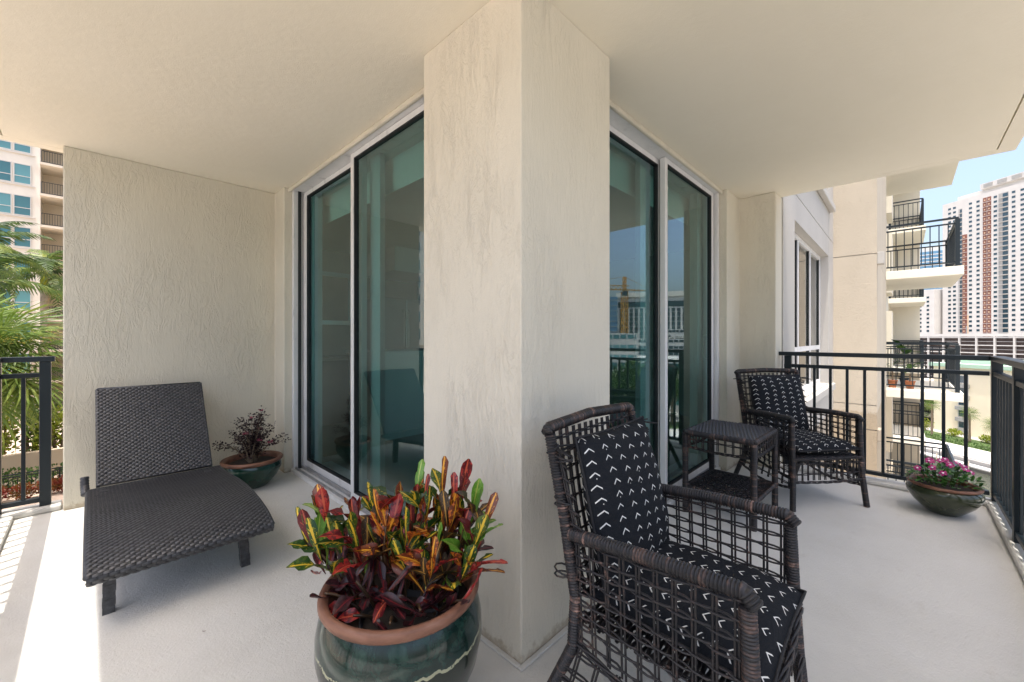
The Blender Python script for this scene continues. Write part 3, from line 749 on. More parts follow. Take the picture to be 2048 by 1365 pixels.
def pot(parent, prof_out, rim, soil_z, soil_r, gl):
    p = MB().lathe(prof_out, 64).build('pot', gl, parent, True)
    MB().lathe(rim, 64).build('rim', M['clay'], p, True)
    q = MB(); q.lathe([(.001, soil_z + .01), (soil_r * .5, soil_z + .012), (soil_r, soil_z)], 32).build('soil', M['soil'], parent, True)
def leaf_mesh(name, mats, w=.2, n=7, fold=.25, curl=.3, wave=.0, shape='oblong'):
    q = MB(); rows = []
    for i in range(n + 1):
        t = i / n
        if shape == 'oblong': ww = w * (.16 + .84 * min(1, t * 1.5) ** 1.3) * (1 if t < .78 else math.sqrt(max(0, 1 - ((t - .78) / .225) ** 2)))
        else: ww = w * math.sin(math.pi * min(1, t * .9 + .07)) ** .85
        if i == n and shape != 'oblong': ww *= .35
        if i == 0: ww = w * .12
        zc = curl * (t ** 2) ; y = t * (1 - .25 * abs(curl) * t); tw = wave * math.sin(t * 7)
        rows.append([(-ww, y, zc + fold * ww + tw * ww), (-ww * .5, y, zc + fold * ww * .35), (0, y, zc), (ww * .5, y, zc + fold * ww * .35), (ww, y, zc + fold * ww - tw * ww)])
    for r in rows: q.add(r)
    for i in range(n):
        for j in range(4):
            a = i * 5 + j
            q.face((a, a + 1, a + 6, a + 5), 0, [(j / 4, i / n), ((j + 1) / 4, i / n), ((j + 1) / 4, (i + 1) / n), (j / 4, (i + 1) / n)])
    return q.mesh(name, mats, True)
def croton_mat(name, base, base2, vein, vw=.10, vs=.5):
    m = Mat(name, base, .32, spec=.5, coat=.15, coat_r=.2); u, v = m.uv(); a = (u - .5).abs()
    n = m.noise(m.coord('Object', (1, 1, 1)), 7, 3, .6); r = m.rand()
    mid = a.lt(vw * .8) .max(((v * 8 - a * 5).fract().lt(.26)) * a.lt(.36) * n.gt(.5) * vs)
    patch = (n + (r - .5) * .25).smooth(.5, .6)
    col = m.mix(mid, m.mix(patch, base, base2), vein); m.color(col)
    m.bump((v * 8 - a * 5).fract(), .12, .01)
    t = m.nt.nodes.new('ShaderNodeBsdfTranslucent'); mx = m.nt.nodes.new('ShaderNodeMixShader'); mx.inputs[0].default_value = .18
    m.nt.links.new(col, t.inputs[0]); m.nt.links.new(m.b.outputs[0], mx.inputs[1]); m.nt.links.new(t.outputs[0], mx.inputs[2]); m.nt.links.new(mx.outputs[0], m.out.inputs['Surface'])
    return m.m
CM = {'yg': croton_mat('croton_yellow_green', (.022, .07, .014), (.08, .13, .018), (.85, .58, .05), .13, .9),
      'lime': croton_mat('croton_lime', (.13, .30, .03), (.20, .40, .05), (.5, .56, .12), .07, .3),
      'red': croton_mat('croton_red', (.13, .014, .018), (.45, .035, .032), (.62, .12, .06), .10, .6),
      'orange': croton_mat('croton_orange', (.16, .035, .012), (.55, .13, .015), (.85, .40, .04), .12, .8),
      'brown': croton_mat('croton_bronze', (.05, .03, .016), (.13, .07, .03), (.50, .26, .05), .09, .5),
      'purple': croton_mat('croton_purple', (.030, .010, .014), (.07, .02, .026), (.20, .02, .025), .08, .2)}
LM = {k: [leaf_mesh('croton_leaf', cm, w, 8, f, cu, wv) for w, f, cu, wv in ((.13, .45, .12, .35), (.145, .3, -.35, .9), (.12, .55, .3, .6), (.145, .25, -.6, 1.1))] for k, cm in CM.items()}
def leaf_matrix(p, d, up, L):
    d = Vector(d).normalized(); up = Vector(up); x = d.cross(up)
    if x.length < 1e-3: x = d.orthogonal()
    x.normalize(); z = x.cross(d)
    return Matrix.Translation(p) @ Matrix(((x.x, d.x, z.x, 0), (x.y, d.y, z.y, 0), (x.z, d.z, z.z, 0), (0, 0, 0, 1))) @ Matrix.Scale(L, 4)
rc = random.Random(11)
cro = thing('potted_croton', 'large green glazed pot of red, yellow and purple croton in front of the pillar', 'potted plant', (.684, 1.140, 0))
pot(cro, [(.001, .0), (.13, .0), (.150, .02), (.195, .10), (.236, .19), (.250, .26), (.249, .31), (.240, .352), (.222, .384)],
    [(.221, .384), (.228, .386), (.237, .391), (.242, .400), (.242, .409), (.238, .417), (.230, .421), (.220, .418), (.214, .408), (.210, .34)], .345, .2105, M['glaze_two'])
q = MB(); q.lathe([(.10, .34), (.108, .372), (.113, .374), (.112, .36), (.104, .345)], 32, c=(-.05, -.07, 0)); q.build('nursery_pot', M['gasket'], cro, True)
q = MB(); q.lathe([(.08, .34), (.086, .365), (.090, .366), (.09, .35), (.084, .345)], 32, c=(.08, -.04, 0)); q.build('nursery_pot', M['gasket'], cro, True)
fwv = Vector((.7202, .6938, 0)); rtv = Vector((.6938, -.7202, 0))
stems = []
# (right, forward) offset of the stem tip about the pot axis, tip height, palette
SP = [(.0, .02, .17, 'brown'), (.02, .10, .415, 'red'), (.10, .10, .40, 'yg'), (.16, .08, .43, 'red'), (-.04, .09, .36, 'red'), (.06, .05, .38, 'yg'), (.20, .04, .35, 'lime'), (.23, .0, .29, 'lime'), (.13, .02, .31, 'orange'),
      (-.10, .06, .33, 'yg'), (-.16, .05, .32, 'red'), (-.24, .03, .33, 'yg'), (-.26, -.02, .27, 'yg'), (-.14, .0, .25, 'yg'), (-.05, .01, .32, 'orange'), (.02, -.02, .27, 'yg'), (.10, -.05, .18, 'orange'),
      (.20, -.04, .17, 'orange'), (-.12, -.06, .16, 'purple'), (-.02, -.08, .12, 'purple'), (.08, -.12, .08, 'purple'), (-.19, -.07, .10, 'purple'), (.19, -.10, .10, 'purple'), (-.26, .02, .14, 'purple'), (.0, .06, .2, 'purple'), (-.09, -.13, .07, 'purple'), (.01, -.15, .06, 'purple'), (-.05, -.03, .22, 'yg'), (.15, -.02, .24, 'red')]
nl = 0
cro.scale = (1, 1, 1.04)
for (ox, oy, hh, pal) in SP:
    tip = rtv * ox * 1.1 + fwv * oy * 1.1 + Vector((0, 0, .355 + hh * .69)); base = (rtv * ox + fwv * oy) * .55 + Vector((0, 0, .345))
    mid = base.lerp(tip, .5) + Vector((rc.uniform(-.02, .02), rc.uniform(-.02, .02), .02))
    MB().tube(catmull([base, mid, tip], 4), [.006 - .0003 * i for i in range(9)], 6).build('stem', CM['brown'] if pal != 'lime' else CM['lime'], cro, True)
    n = 13 if pal != 'purple' else 9
    for i in range(n):
        f = (i + .3) / n; p = base.lerp(tip, .35 + .65 * f) if pal != 'purple' else base.lerp(tip, .15 + .85 * f)
        az = i * 2.4 + rc.uniform(-.5, .5)
        el = R(rc.uniform(46, 68) + 22 * f) if pal != 'purple' else R(rc.uniform(-5, 45))
        if pal in ('orange',): el *= .85
        d = Vector((math.cos(az) * math.cos(el), math.sin(az) * math.cos(el), math.sin(el))) + Vector((tip.x, tip.y, 0)) * 1.2
        L = rc.uniform(.085, .135) * (1.12 if pal != 'purple' else .95)
        pl = pal
        r_ = rc.random()
        if pal != 'purple':
            if f < .2 and r_ < .6: pl = 'purple' if r_ < .3 else 'brown'
            elif r_ < .14: pl = 'orange'
            elif r_ < .32: pl = 'yg'
            elif r_ < .37: pl = 'lime'
            elif r_ < .52: pl = 'red'
            elif r_ < .60: pl = 'brown'
        elif r_ < .2: pl = 'red'
        tp = p + d.normalized() * L                       # keep clear of the pillar
        if nl >= 300: continue
        if tp.x + .684 > 1.075 and tp.y + 1.14 > .98: continue
        if p.z < .41 and (Vector((p.x, p.y, 0)).length > .17): p = Vector((p.x * .7, p.y * .7, p.z))
        o = inst(rc.choice(LM[pl]), 'leaf', cro, leaf_matrix(p, d, Vector((rc.uniform(-.3, .3), rc.uniform(-.3, .3), 1)) if el < 1.1 else Vector((-math.cos(az), -math.sin(az), .2)), L)); nl += 1

# ---- loropetalum in the corner
lo = thing('potted_shrub', 'dark purple-leaved shrub in green pot at the foot of the stucco corner', 'potted plant', (.915, 3.80, 0))
pot(lo, [(.001, 0), (.10, 0), (.115, .01), (.175, .08), (.207, .145), (.205, .175), (.196, .195)],
    [(.196, .195), (.205, .198), (.214, .206), (.217, .217), (.212, .226), (.200, .229), (.186, .222), (.180, .21), (.178, .17)], .185, .179, M['glaze_dark'])
q = MB(); br = MB(); pk = MB(); rc = random.Random(5)
for i in range(30):
    az = rc.uniform(0, 6.283); sp = rc.uniform(.05, .20)
    if i < 4: az, sp = (R(155) + i * .1, .26) if i < 2 else (R(-25) + i * .1, .24)
    tipv = Vector((math.cos(az) * sp, math.sin(az) * sp * .8, (.30 + rc.uniform(.06, .36) * (1.1 - sp * 2.2)) if i >= 4 else .33 + .04 * (i % 2)))
    if tipv.y > .25: tipv.y = .25
    b0 = Vector((rc.uniform(-.03, .03), rc.uniform(-.03, .03), .18))
    pts = catmull([b0, b0.lerp(tipv, .5) + Vector((0, 0, .05)), tipv], 8); br.tube(pts, [.0045 - .00022 * k for k in range(len(pts))], 5)
    for k in range(3, len(pts)):
        for e in range(6):
            a2 = rc.uniform(0, 6.28); el = rc.uniform(-.5, .9); d = Vector((math.cos(a2) * math.cos(el), math.sin(a2) * math.cos(el), math.sin(el)))
            p = pts[k] + d * rc.uniform(.003, .03); L = rc.uniform(.013, .024); sd = d.cross(Vector((rc.uniform(-1, 1), rc.uniform(-1, 1), 1))).normalized() * L * .34
            q.quad(p, p + d * L * .5 + sd, p + d * L, p + d * L * .5 - sd)
    if i in (6, 9, 13, 17, 21, 24):
        for e in range(16):
            a2 = rc.uniform(0, 6.28); d = Vector((math.cos(a2), math.sin(a2), rc.uniform(-.2, .9))).normalized(); p = pts[-2]
            sd = d.orthogonal().normalized() * .0018; pk.quad(p - sd, p + sd, p + sd + d * .022, p - sd + d * .022)
br.build('branch', M['bark'], lo, True); stuff(q.build('foliage', M['purple_leaf'], lo)); stuff(pk.build('blossom', M['pink'], lo))

# ---- periwinkle bowl by the railing
pe = thing('potted_periwinkle', 'low olive glazed bowl of pink periwinkle flowers at the railing corner', 'potted plant', (4.06, -.195, 0))
pot(pe, [(.001, 0), (.075, 0), (.09, .01), (.15, .07), (.182, .12), (.189, .15), (.182, .172), (.170, .184)],
    [(.170, .184), (.178, .187), (.183, .194), (.181, .203), (.170, .206), (.158, .198), (.154, .17)], .175, .155, M['glaze_olive'])
PL = [leaf_mesh('periwinkle_leaf', M['peri_leaf'], w, 5, f, cu, .2, 'oval') for w, f, cu in ((.27, .2, -.15), (.30, .1, -.3), (.25, .3, .1))]
rc = random.Random(3)
for i in range(190):
    a = rc.uniform(0, 6.283); r = .165 * math.sqrt(rc.random()); z = .2 + (.125 - .09 * (r / .165) ** 2) * rc.uniform(.35, 1)
    p = Vector((math.cos(a) * r * 1.02, math.sin(a) * r * 1.02, z)); el = rc.uniform(-.1, .9); a2 = a + rc.uniform(-1.2, 1.2)
    d = Vector((math.cos(a2) * math.cos(el), math.sin(a2) * math.cos(el), math.sin(el)))
    inst(rc.choice(PL), 'leaf', pe, leaf_matrix(p, d, (rc.uniform(-.2, .2), rc.uniform(-.2, .2), 1), rc.uniform(.032, .05)))
q = MB()
for i in range(24):
    a = rc.uniform(0, 6.283); r = .13 * rc.random(); q.tube([(math.cos(a) * r * .6, math.sin(a) * r * .6, .17), (math.cos(a) * r, math.sin(a) * r, .29)], .003, 5)
stuff(q.build('stems', M['leaf'], pe))
m = Mat('magenta_petal', (.40, .012, .16), .55); u, v = m.uv(); m.color(m.mix(v.smooth(.1, .42), (.75, .30, .55), (.36, .010, .15))); M['magenta'] = m.m
M['flower_eye'] = Mat('flower_eye', (.85, .75, .80), .6).m
q = MB()
for k in range(5):
    a = k * 2 * math.pi / 5; c0 = Vector((math.cos(a), math.sin(a), 0)); s0 = Vector((-math.sin(a), math.cos(a), 0))
    P = [Vector((0, 0, .001)), c0 * .009 - s0 * .006, c0 * .019 - s0 * .0085 - Vector((0, 0, .002)), c0 * .0215 - Vector((0, 0, .003)), c0 * .019 + s0 * .0085 - Vector((0, 0, .002)), c0 * .009 + s0 * .006]
    i0 = q.add(P); q.face([i0 + e for e in range(6)], 0, [(.5, 0), (.2, .4), (0, .9), (.5, 1), (1, .9), (.8, .4)])
fme = q.mesh('petals', M['magenta']); eye = MB().lathe([(.0001, .0035), (.004, .003), (.0055, .0012)], 10).mesh('flower_eye', M['flower_eye'], True)
for ox, oy, z in ((-.13, -.05, .325), (-.10, .0, .355), (-.075, .01, .35), (-.10, -.09, .30), (-.02, -.06, .345), (.03, .02, .36), (.055, .02, .335), (.085, -.06, .315), (.095, -.04, .33), (.12, .02, .335), (-.16, .02, .30), (.155, -.03, .285), (-.04, .06, .35), (.07, .09, .33)):
    p = rtv * ox + fwv * oy + Vector((0, 0, z)); nrm = (Vector((-.55, .05, .75)) + Vector((p.x, p.y, 0)) * 2 + Vector((rc.uniform(-.2, .2), rc.uniform(-.2, .2), 0))).normalized()
    mt = Matrix.Translation(p) @ nrm.to_track_quat('Z', 'Y').to_matrix().to_4x4() @ Matrix.Rotation(rc.uniform(0, 6), 4, 'Z')
    f = inst(fme, 'flower', pe, mt); inst(eye, 'flower_eye', f)
# scraps of leaf on the floor
sm = leaf_mesh('leaf_scrap', CM['brown'], .3, 4, .2, .4)
for px_, py_ in ((.33, 2.05), (1.05, 3.35), (1.2, 3.1), (1.28, .93)):
    o = inst(sm, 'fallen_leaf', None, Matrix.Translation((px_, py_, .004)) @ Matrix.Rotation(rc.uniform(0, 6), 4, 'Z') @ Matrix.Scale(rc.uniform(.010, .016), 4)); tag(o, 'tiny dry leaf scrap on the grey balcony floor', 'leaf', 'leaf scraps on the floor')

# ================================================================= SURROUNDINGS
def fp(px, t):                                          # a point seen at bearing px, t metres along the view axis
    u = (px - 1024) / 814; return Vector((.7202 + u * .6938, .6938 - u * .7202, 0)) * t
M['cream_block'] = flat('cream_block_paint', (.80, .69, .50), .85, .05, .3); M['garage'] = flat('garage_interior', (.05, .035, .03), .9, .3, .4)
# ---------------- plants
rv = random.Random(21)
def pinnate(L, droop, n=30, wl=.32):
    q = MB(); P = []
    for i in range(n + 1):
        t = i / n; P.append(Vector((L * (t - .18 * droop * t ** 3), 0, L * (.42 * t - (.42 + .62 * droop) * t ** 2.2))))
    q.tube(P[::3], [.022 * (1 - .8 * k / (n // 3)) for k in range(len(P[::3]))], 4)
    for i in range(3, n):
        t = i / n; d = (P[i + 1] - P[i]).normalized(); ll = wl * L * (.55 + .9 * t if t < .45 else 1.1 * (1.12 - t) ** .6 + .05)
        for s in (-1, 1):
            v = (d * .55 + Vector((0, s, -.28 + rv.uniform(-.25, .2)))).normalized(); w = d * .030 * L / 2
            a = P[i]; b = a + v * ll * .55; c_ = a + (v + Vector((0, 0, -.5))).normalized() * ll
            k = q.add([a - w, a + w, b + w, b - w, c_]); q.face((k, k + 1, k + 2, k + 3)); q.face((k + 3, k + 2, k + 4))
    return q.mesh('frond', M['palm_leaf'])
def fan(L, n=34, spread=150):
    q = MB(); q.tube([(0, 0, 0), (L * .45, 0, L * .10), (L * .8, 0, L * .06)], [.016, .013, .010], 4); c0 = Vector((L * .8, 0, L * .06))
    for i in range(n):
        a = R(-spread + 2 * spread * i / (n - 1)); ll = L * (.75 + .3 * math.cos(a * .6)) * rv.uniform(.92, 1.05)
        d = Vector((math.cos(a), math.sin(a), rv.uniform(-.06, .10))).normalized(); w = Vector((-math.sin(a), math.cos(a), 0)) * L * .024
        m1 = c0 + d * ll * .5; m2 = c0 + d * ll * .82 + Vector((0, 0, -.10 * ll)); e = c0 + d * ll + Vector((0, 0, -.28 * ll * rv.uniform(.6, 1.3)))
        up = Vector((0, 0, L * .012)); k = q.add([c0, m1 - w, m1 + up, m1 + w, m2 - w * .6, m2 + w * .6, e])
        q.face((k, k + 1, k + 2)); q.face((k, k + 2, k + 3)); q.face((k + 1, k + 4, k + 2)); q.face((k + 2, k + 4, k + 5)); q.face((k + 2, k + 5, k + 3)); q.face((k + 4, k + 6, k + 5))
    return q.mesh('frond', M['fan_leaf'])
PIN = [pinnate(2.6, d) for d in (.5, .9, 1.3)]; PINS = [pinnate(1.3, d, 16, .4) for d in (.6, 1.1)]; FAN = [fan(1.05) for _ in range(3)]; FANS = [fan(1.15, 18) for _ in range(2)]
def palm(label, loc, top, fronds, nf, r=.12, lean=(0, 0), group=None, elev=(-25, 70), mat='trunk_grey', shaft=False, seed=1, az0=0):
    rr = random.Random(seed); base = Vector(loc); t = thing('palm_tree', label, 'palm tree', base, 0, group); H = top - base.z
    pts = [Vector((lean[0] * f * f, lean[1] * f * f, H * f)) for f in [i / 14 for i in range(15)]]
    MB().tube(pts, [r * (1.35 - .4 * min(1, i / 5) + (.05 if i % 2 else 0)) for i in range(15)], 10).build('trunk', M[mat], t, True)
    tp = pts[-1]
    if shaft: MB().tube([tp, tp + Vector((0, 0, .5)), tp + Vector((0, 0, .9))], [r * 1.15, r * 1.0, r * .55], 10).build('crownshaft', M['hedge_lime'], t, True); tp = tp + Vector((0, 0, .8))
    for i in range(nf):
        az = az0 + i * 2.399 + rr.uniform(-.2, .2); f = i / max(1, nf - 1); el = R(elev[0] + (elev[1] - elev[0]) * f)
        inst(rr.choice(fronds), 'frond', t, Matrix.Translation(tp) @ Matrix.Rotation(az, 4, 'Z') @ Matrix.Rotation(-el, 4, 'Y') @ Matrix.Scale(rr.uniform(.85, 1.1), 4))
    return t
def blob_leaves(q, c, rx, ry, rz, n, L, rr, flat_=0):
    for _ in range(n):
        u = Vector((rr.gauss(0, 1), rr.gauss(0, 1), rr.gauss(0, 1))).normalized() * (rr.random() ** .38)
        p = Vector(c) + Vector((u.x * rx, u.y * ry, u.z * rz)); d = (u + Vector((rr.uniform(-.7, .7), rr.uniform(-.7, .7), rr.uniform(-.3, .7)))).normalized()
        l = L * rr.uniform(.6, 1.2); s = d.cross(Vector((rr.uniform(-1, 1), rr.uniform(-1, 1), rr.uniform(-1, 1)))).normalized() * l * .36
        q.quad(p, p + d * l * .5 + s, p + d * l, p + d * l * .5 - s)
def shrub(label, loc, rx, ry, h, mat, n=500, L=.12, group=None, seed=1, name='shrub', cat='shrub'):
    rr = random.Random(seed); t = thing(name, label, cat, loc, 0, group); q = MB()
    for _ in range(5): blob_leaves(q, (rr.uniform(-.5, .5) * rx, rr.uniform(-.5, .5) * ry, h * rr.uniform(.35, .65)), rx * .6, ry * .6, h * .38, n // 5, L, rr)
    stuff(q.build('foliage', M[mat], t)); q = MB()
    for k in range(3): q.tube([(k * .05 - .05, 0, 0), (rr.uniform(-.4, .4) * rx, rr.uniform(-.4, .4) * ry, h * .55)], [.03 * h, .01 * h], 5)
    q.build('stem', M['bark'], t); return t
def tree(label, loc, h, r, seed, group=None, mat='leaf', n=1500):
    rr = random.Random(seed); t = thing('tree', label, 'tree', loc, 0, group); q = MB(); tr = MB()
    tr.tube([(0, 0, 0), (rr.uniform(-.2, .2), 0, h * .3), (rr.uniform(-.3, .3), .2, h * .6)], [h * .03, h * .022, h * .012], 7)
    for _ in range(9):
        a = rr.uniform(0, 6.28); c_ = Vector((math.cos(a) * r * rr.uniform(.1, .65), math.sin(a) * r * rr.uniform(.1, .65), h * rr.uniform(.5, .86)))
        tr.tube([(0, 0, h * .32), c_ * .6 + Vector((0, 0, h * .2)), c_], [h * .012, h * .008, h * .004], 5); blob_leaves(q, c_, r * .5, r * .5, h * .16, n // 9, r * .16, rr)
    tr.build('trunk', M['bark'], t, True); stuff(q.build('crown', M[mat], t)); return t

# ---------------- podium garden (beyond the end wall)
fy = 29.5
t = thing('garden_fence', 'low black garden fence above the red croton bed', 'fence', (-9, fy, TZ))
for z in (.06, .95, 1.06): MB().box((0, -.02, z), (10, .02, z + (.045 if z < 1 else .05))).build('rail', M['rail'], t)
b0 = None
for i in range(72):
    if b0 is None: b0 = MB().box((-.012, -.012, .106), (.012, .012, .949)).build('baluster', M['rail'], t); b0.location.x = .07
    else: o = b0.copy(); COL.objects.link(o); o.location.x = .07 + i * .138
for i in range(6): MB().box((-.03, -.03, 0), (.03, .03, 1.05)).build('post', M['rail'], t, loc=(i * 1.999 + .001, 0.06, 0))
tag(bx((-12, 33.0, TZ), (1.1, 33.35, -4.85)).build('garden_wall', M['facade'], bevel=.02), 'cream planter wall behind the garden fence', 'wall')
q = MB(); rr = random.Random(4)
for i in range(26): blob_leaves(q, (-11 + i * .45, 31.4 + rr.uniform(-.6, .6), TZ + .45), .5, .9, .5, 170, .15, rr)
tag(stuff(q.build('ground_cover', M['leaf'])), 'dark green ground cover between the fence and planter wall', 'ground cover')
for i in range(9):
    shrub('red and yellow croton bush in front of the black garden fence', (-6.5 + i * .72, 28.85 + .12 * (i % 2), TZ), .48, .4, .78, 'red_leaf', 420, .13, 'croton bushes along the fence', 40 + i, 'croton_bush')
for i in range(8):
    shrub(('yellow-green shrub rising behind the cream planter wall', 'dark green shrub rising behind the cream planter wall')[i % 2], (-7.5 + i * 1.05, 34.6 + .5 * (i % 2), -6.0), 1.0, .9, 3.9 + .6 * (i % 3), 'leaf' if i % 2 else 'hedge_lime', 900, .24, 'shrubs behind the planter wall', 60 + i)
palm('royal palm with smooth crownshaft in front of the neighbouring block', (-1.55, 30.3, TZ), 3.5, PIN, 12, .125, (0, 0), None, (-30, 62), shaft=True, seed=3, az0=.4)
palm('leaning feather palm nearest the neighbouring block windows', (-3.7, 26.5, TZ), 4.6, PIN, 14, .13, (.5, 0), None, (-35, 60), seed=8, az0=1.0)
palm('small feather palm growing from the dark ground cover', (-3.45, 32.0, TZ), -2.0, PIN, 9, .09, (.25, 0), None, (-20, 60), seed=12)
palm('low feather palm beside the croton bushes', (-5.0, 24.0, TZ), -.2, PIN, 12, .11, (.3, 0), None, (-20, 70), seed=15)
palm('tall feather palm spreading over the garden close to the end railing', (-2.75, 18.2, TZ), 2.5, PIN, 11, .12, (.35, 0), None, (-35, 60), seed=18, az0=.7)
fpal = palm('broad fan palm just outside the end railing', (-1.75, 13.2, TZ), .75, FAN, 34, .14, (.15, 0), None, (-62, 55), 'bark', seed=5, az0=.3)
q = MB(); rr = random.Random(9)
for i in range(16):
    a = rr.uniform(-1.6, 1.6); d = Vector((math.cos(a), math.sin(a), rr.uniform(-.02, .16)))
    for k in range(40):
        p = Vector((.15, 0, TZ * -1 + 1.12)) + d * (k / 40 * 1.35) + Vector((rr.uniform(-.06, .06), rr.uniform(-.06, .06), rr.uniform(-.05, .05))); e = Vector((rr.uniform(-1, 1), rr.uniform(-1, 1), rr.uniform(-.4, .9))).normalized() * .06; s = e.orthogonal().normalized() * .006
        q.quad(p, p + e * .5 + s, p + e, p + e * .5 - s)
stuff(q.build('flower_spray', M['yellow_leaf'], fpal))

def win_mesh(w, h, glass, frame='white_paint', mid=True, fw=.06, split=.36):
    q = MB(); q.box((-w / 2, -.03, 0), (w / 2, .02, h), 1)
    for a in (((-w / 2 - fw, -.07, -fw), (-w / 2, .02, h + fw)), ((w / 2, -.07, -fw), (w / 2 + fw, .02, h + fw)), ((-w / 2, -.07, -fw), (w / 2, .02, -.001)), ((-w / 2, -.07, h + .001), (w / 2, .02, h + fw))): q.box(*a)
    if mid: q.box((-w / 2 + .001, -.06, h * split), (w / 2 - .001, -.031, h * split + fw * .9))
    return q.mesh('window', [M[frame], M[glass]])
# ---------------- neighbouring block across the garden
t = thing('apartment_building', 'pale apartment block with teal windows across the palm garden', 'building', (0, 55, TZ))
def tb(a, b, name, mat, par=None): return MB().box((a[0], a[1], a[2] - TZ), (b[0], b[1], b[2] - TZ)).build(name, M[mat], par or t)
BX = [-33.56 + 7 * i for i in range(7)]
# bay: solid wall 4.1 m with window pair, then 2.9 m recess with balconies
for x in BX: tb((x - .95, 0, TZ), (x + 2.55, 6, 33), 'wall', 'facade_white')
tb((-34.5, 2.4, TZ), (15.4, 16, 33.2), 'wall', 'facade')
wm = win_mesh(.88, 1.62, 'teal_glass'); dm = win_mesh(1.3, 2.1, 'teal_glass', mid=False)
ns_ = 14
for x in BX:
    near = -12 < x < 6
    for k in range(-2, ns_ - 2):
        z = k * 2.73 + .1
        if near or k % 1 == 0:
            for dx in (.45, 1.53): inst(wm, 'window', t, Matrix.Translation((x + dx, -.001, z + .78 - TZ)))
        MB().box((-.25, -.12, 0), (2.2, -.001, .09)).build('sill', M['white_paint'], t, loc=(x + .05, 0, z + .58 - TZ)) if near else None
        if near:
            s = tb((x + 2.56, -.9, z - .2), (x + 6.04, 2.39, z), 'balcony', 'facade')
            tb((x + 2.66, -.82, z + 1.0), (x + 5.9, -.78, z + 1.05), 'rail', 'rail', s); tb((x + 2.66, -.82, z + .06), (x + 5.9, -.78, z + .1), 'rail', 'rail', s)
            q = MB()
            for i in range(21): q.box((x + 2.66 + i * .155 - .012, -.812, z + .101 - TZ), (x + 2.66 + i * .155 + .012, -.788, z + .999 - TZ))
            stuff(q.build('rail_bars', M['rail'], s)); inst(dm, 'window', t, Matrix.Translation((x + 5.0, 2.389, z + .02 - TZ)))

# ---------------- across the canal
ROT = math.atan2(-BD.y, -BD.x)
def bp3(s, n, z=GZ): x, y = bank(s, n); return (x, y, z)
t = thing('dock', 'white timber dock along the canal wall', 'dock', bp3(20, -2.2, GZ), ROT)
MB().box((0, 0, -.75), (40, 1.6, -.55)).build('deck', M['white_paint'], t)
for i in range(9): MB().tube([(i * 4.8 + .5, -.12, -2.6), (i * 4.8 + .5, -.12, .2)], .11, 8).build('pile', M['trunk_grey'], t, True)
t = thing('low_building', 'cream building with pale green roof edge across the canal', 'building', bp3(19, 20), ROT)
MB().box((0, 0, 0), (34, 20, 14.6)).build('wall', M['cream_block'], t)
MB().box((-.6, -.6, 14.61), (34.6, 20.6, 15.4)).build('roof_edge', M['roof_green'], t); MB().box((3, 3, 15.41), (30, 16, 16.2)).build('roof', M['roof_green'], t)
wm2 = win_mesh(1.7, 1.5, 'far_glass', mid=False, fw=.12)
for i in range(5):
    for xx in (5.8, 14.5, 23.2):
        inst(wm2, 'window', t, Matrix.Translation((xx, -.001, 1.5 + i * 2.45))); MB().box((-1.2, -.55, 0), (1.2, -.08, .8)).build('planter', M['grey_panel'], t, loc=(xx, 0, .45 + i * 2.45))
MB().box((2.0, -.3, 13.7), (11.5, -.002, 13.95)).build('cornice', M['grey_panel'], t)
t = thing('parking_deck', 'planted parking deck with trailing greenery beside the cream building', 'building', bp3(42, 21), ROT)
for i in range(5):
    MB().box((0, 0, i * 2.3), (22, 16, i * 2.3 + .9)).build('deck', M['facade_white'], t)
    if i: 
        q = MB(); rr = random.Random(80 + i)
        for k in range(22): blob_leaves(q, (k + .5, -.3, i * 2.3 + .55), .8, .45, .5, 60, .32, rr)
        stuff(q.build('trailing_plants', M['leaf' if i % 2 else 'hedge_lime'], t))
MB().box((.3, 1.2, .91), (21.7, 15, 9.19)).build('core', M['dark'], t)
for i in range(7):
    s = 2 + i * 5.2; palm(('short', 'taller', 'tallest')[i % 3] + ' cabbage palm on the canal lawn beside the promenade', bp3(s, 11.5 + 2 * (i % 2)), GZ + 4.6 + 1.1 * (i % 3), FANS, 18, .17, (.2, 0), 'palms on the canal lawn', (-50, 60), 'bark', seed=30 + i)
for i in range(6):
    shrub('%s yellow-green clipped shrub on the canal lawn' % ('tall' if i in (3, 4) else 'low'), bp3(1 + i * 5.5, 16.2), 1.8, 1.5, 1.7 + 1.2 * (i in (3, 4)), 'hedge_lime', 500, .3, 'shrubs on the canal lawn', 90 + i)
q = MB(); rr = random.Random(14)
for i in range(60): p = bp3(-5 + i * .8, 9.8); blob_leaves(q, (p[0], p[1], GZ + .5), .6, .6, .5, 50, .28, rr)
tag(q.build('hedge', M['leaf']), 'clipped low hedge edging the canal promenade', 'hedge')
t = thing('parking_garage', 'white-framed open parking garage below the tall tower', 'building', bp3(112, 110), ROT)
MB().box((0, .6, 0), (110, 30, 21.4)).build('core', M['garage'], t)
MB().box((-.3, -.1, 21.5), (110.3, .3, 22.6)).build('parapet', M['white_paint'], t)
for i in range(8): MB().box((.1, .32, i * 3 + 1.5), (109.9, .4, i * 3 + 1.62)).build('guard_rail', M['white_paint'], t)
for i in range(8): MB().box((0, 0, i * 3 - .1), (110, 31, i * 3 + .25)).build('deck', M['white_paint'], t)
for i in range(20): MB().box((i * 5.7, -.06, 0), (i * 5.7 + .5, .59, 22)).build('column', M['white_paint'], t)
for i in range(6): MB().box((i * 20 + 2, 12, 21.96), (i * 20 + 2.3, 12.3, 26)).build('light_pole', M['grey_panel'], t)
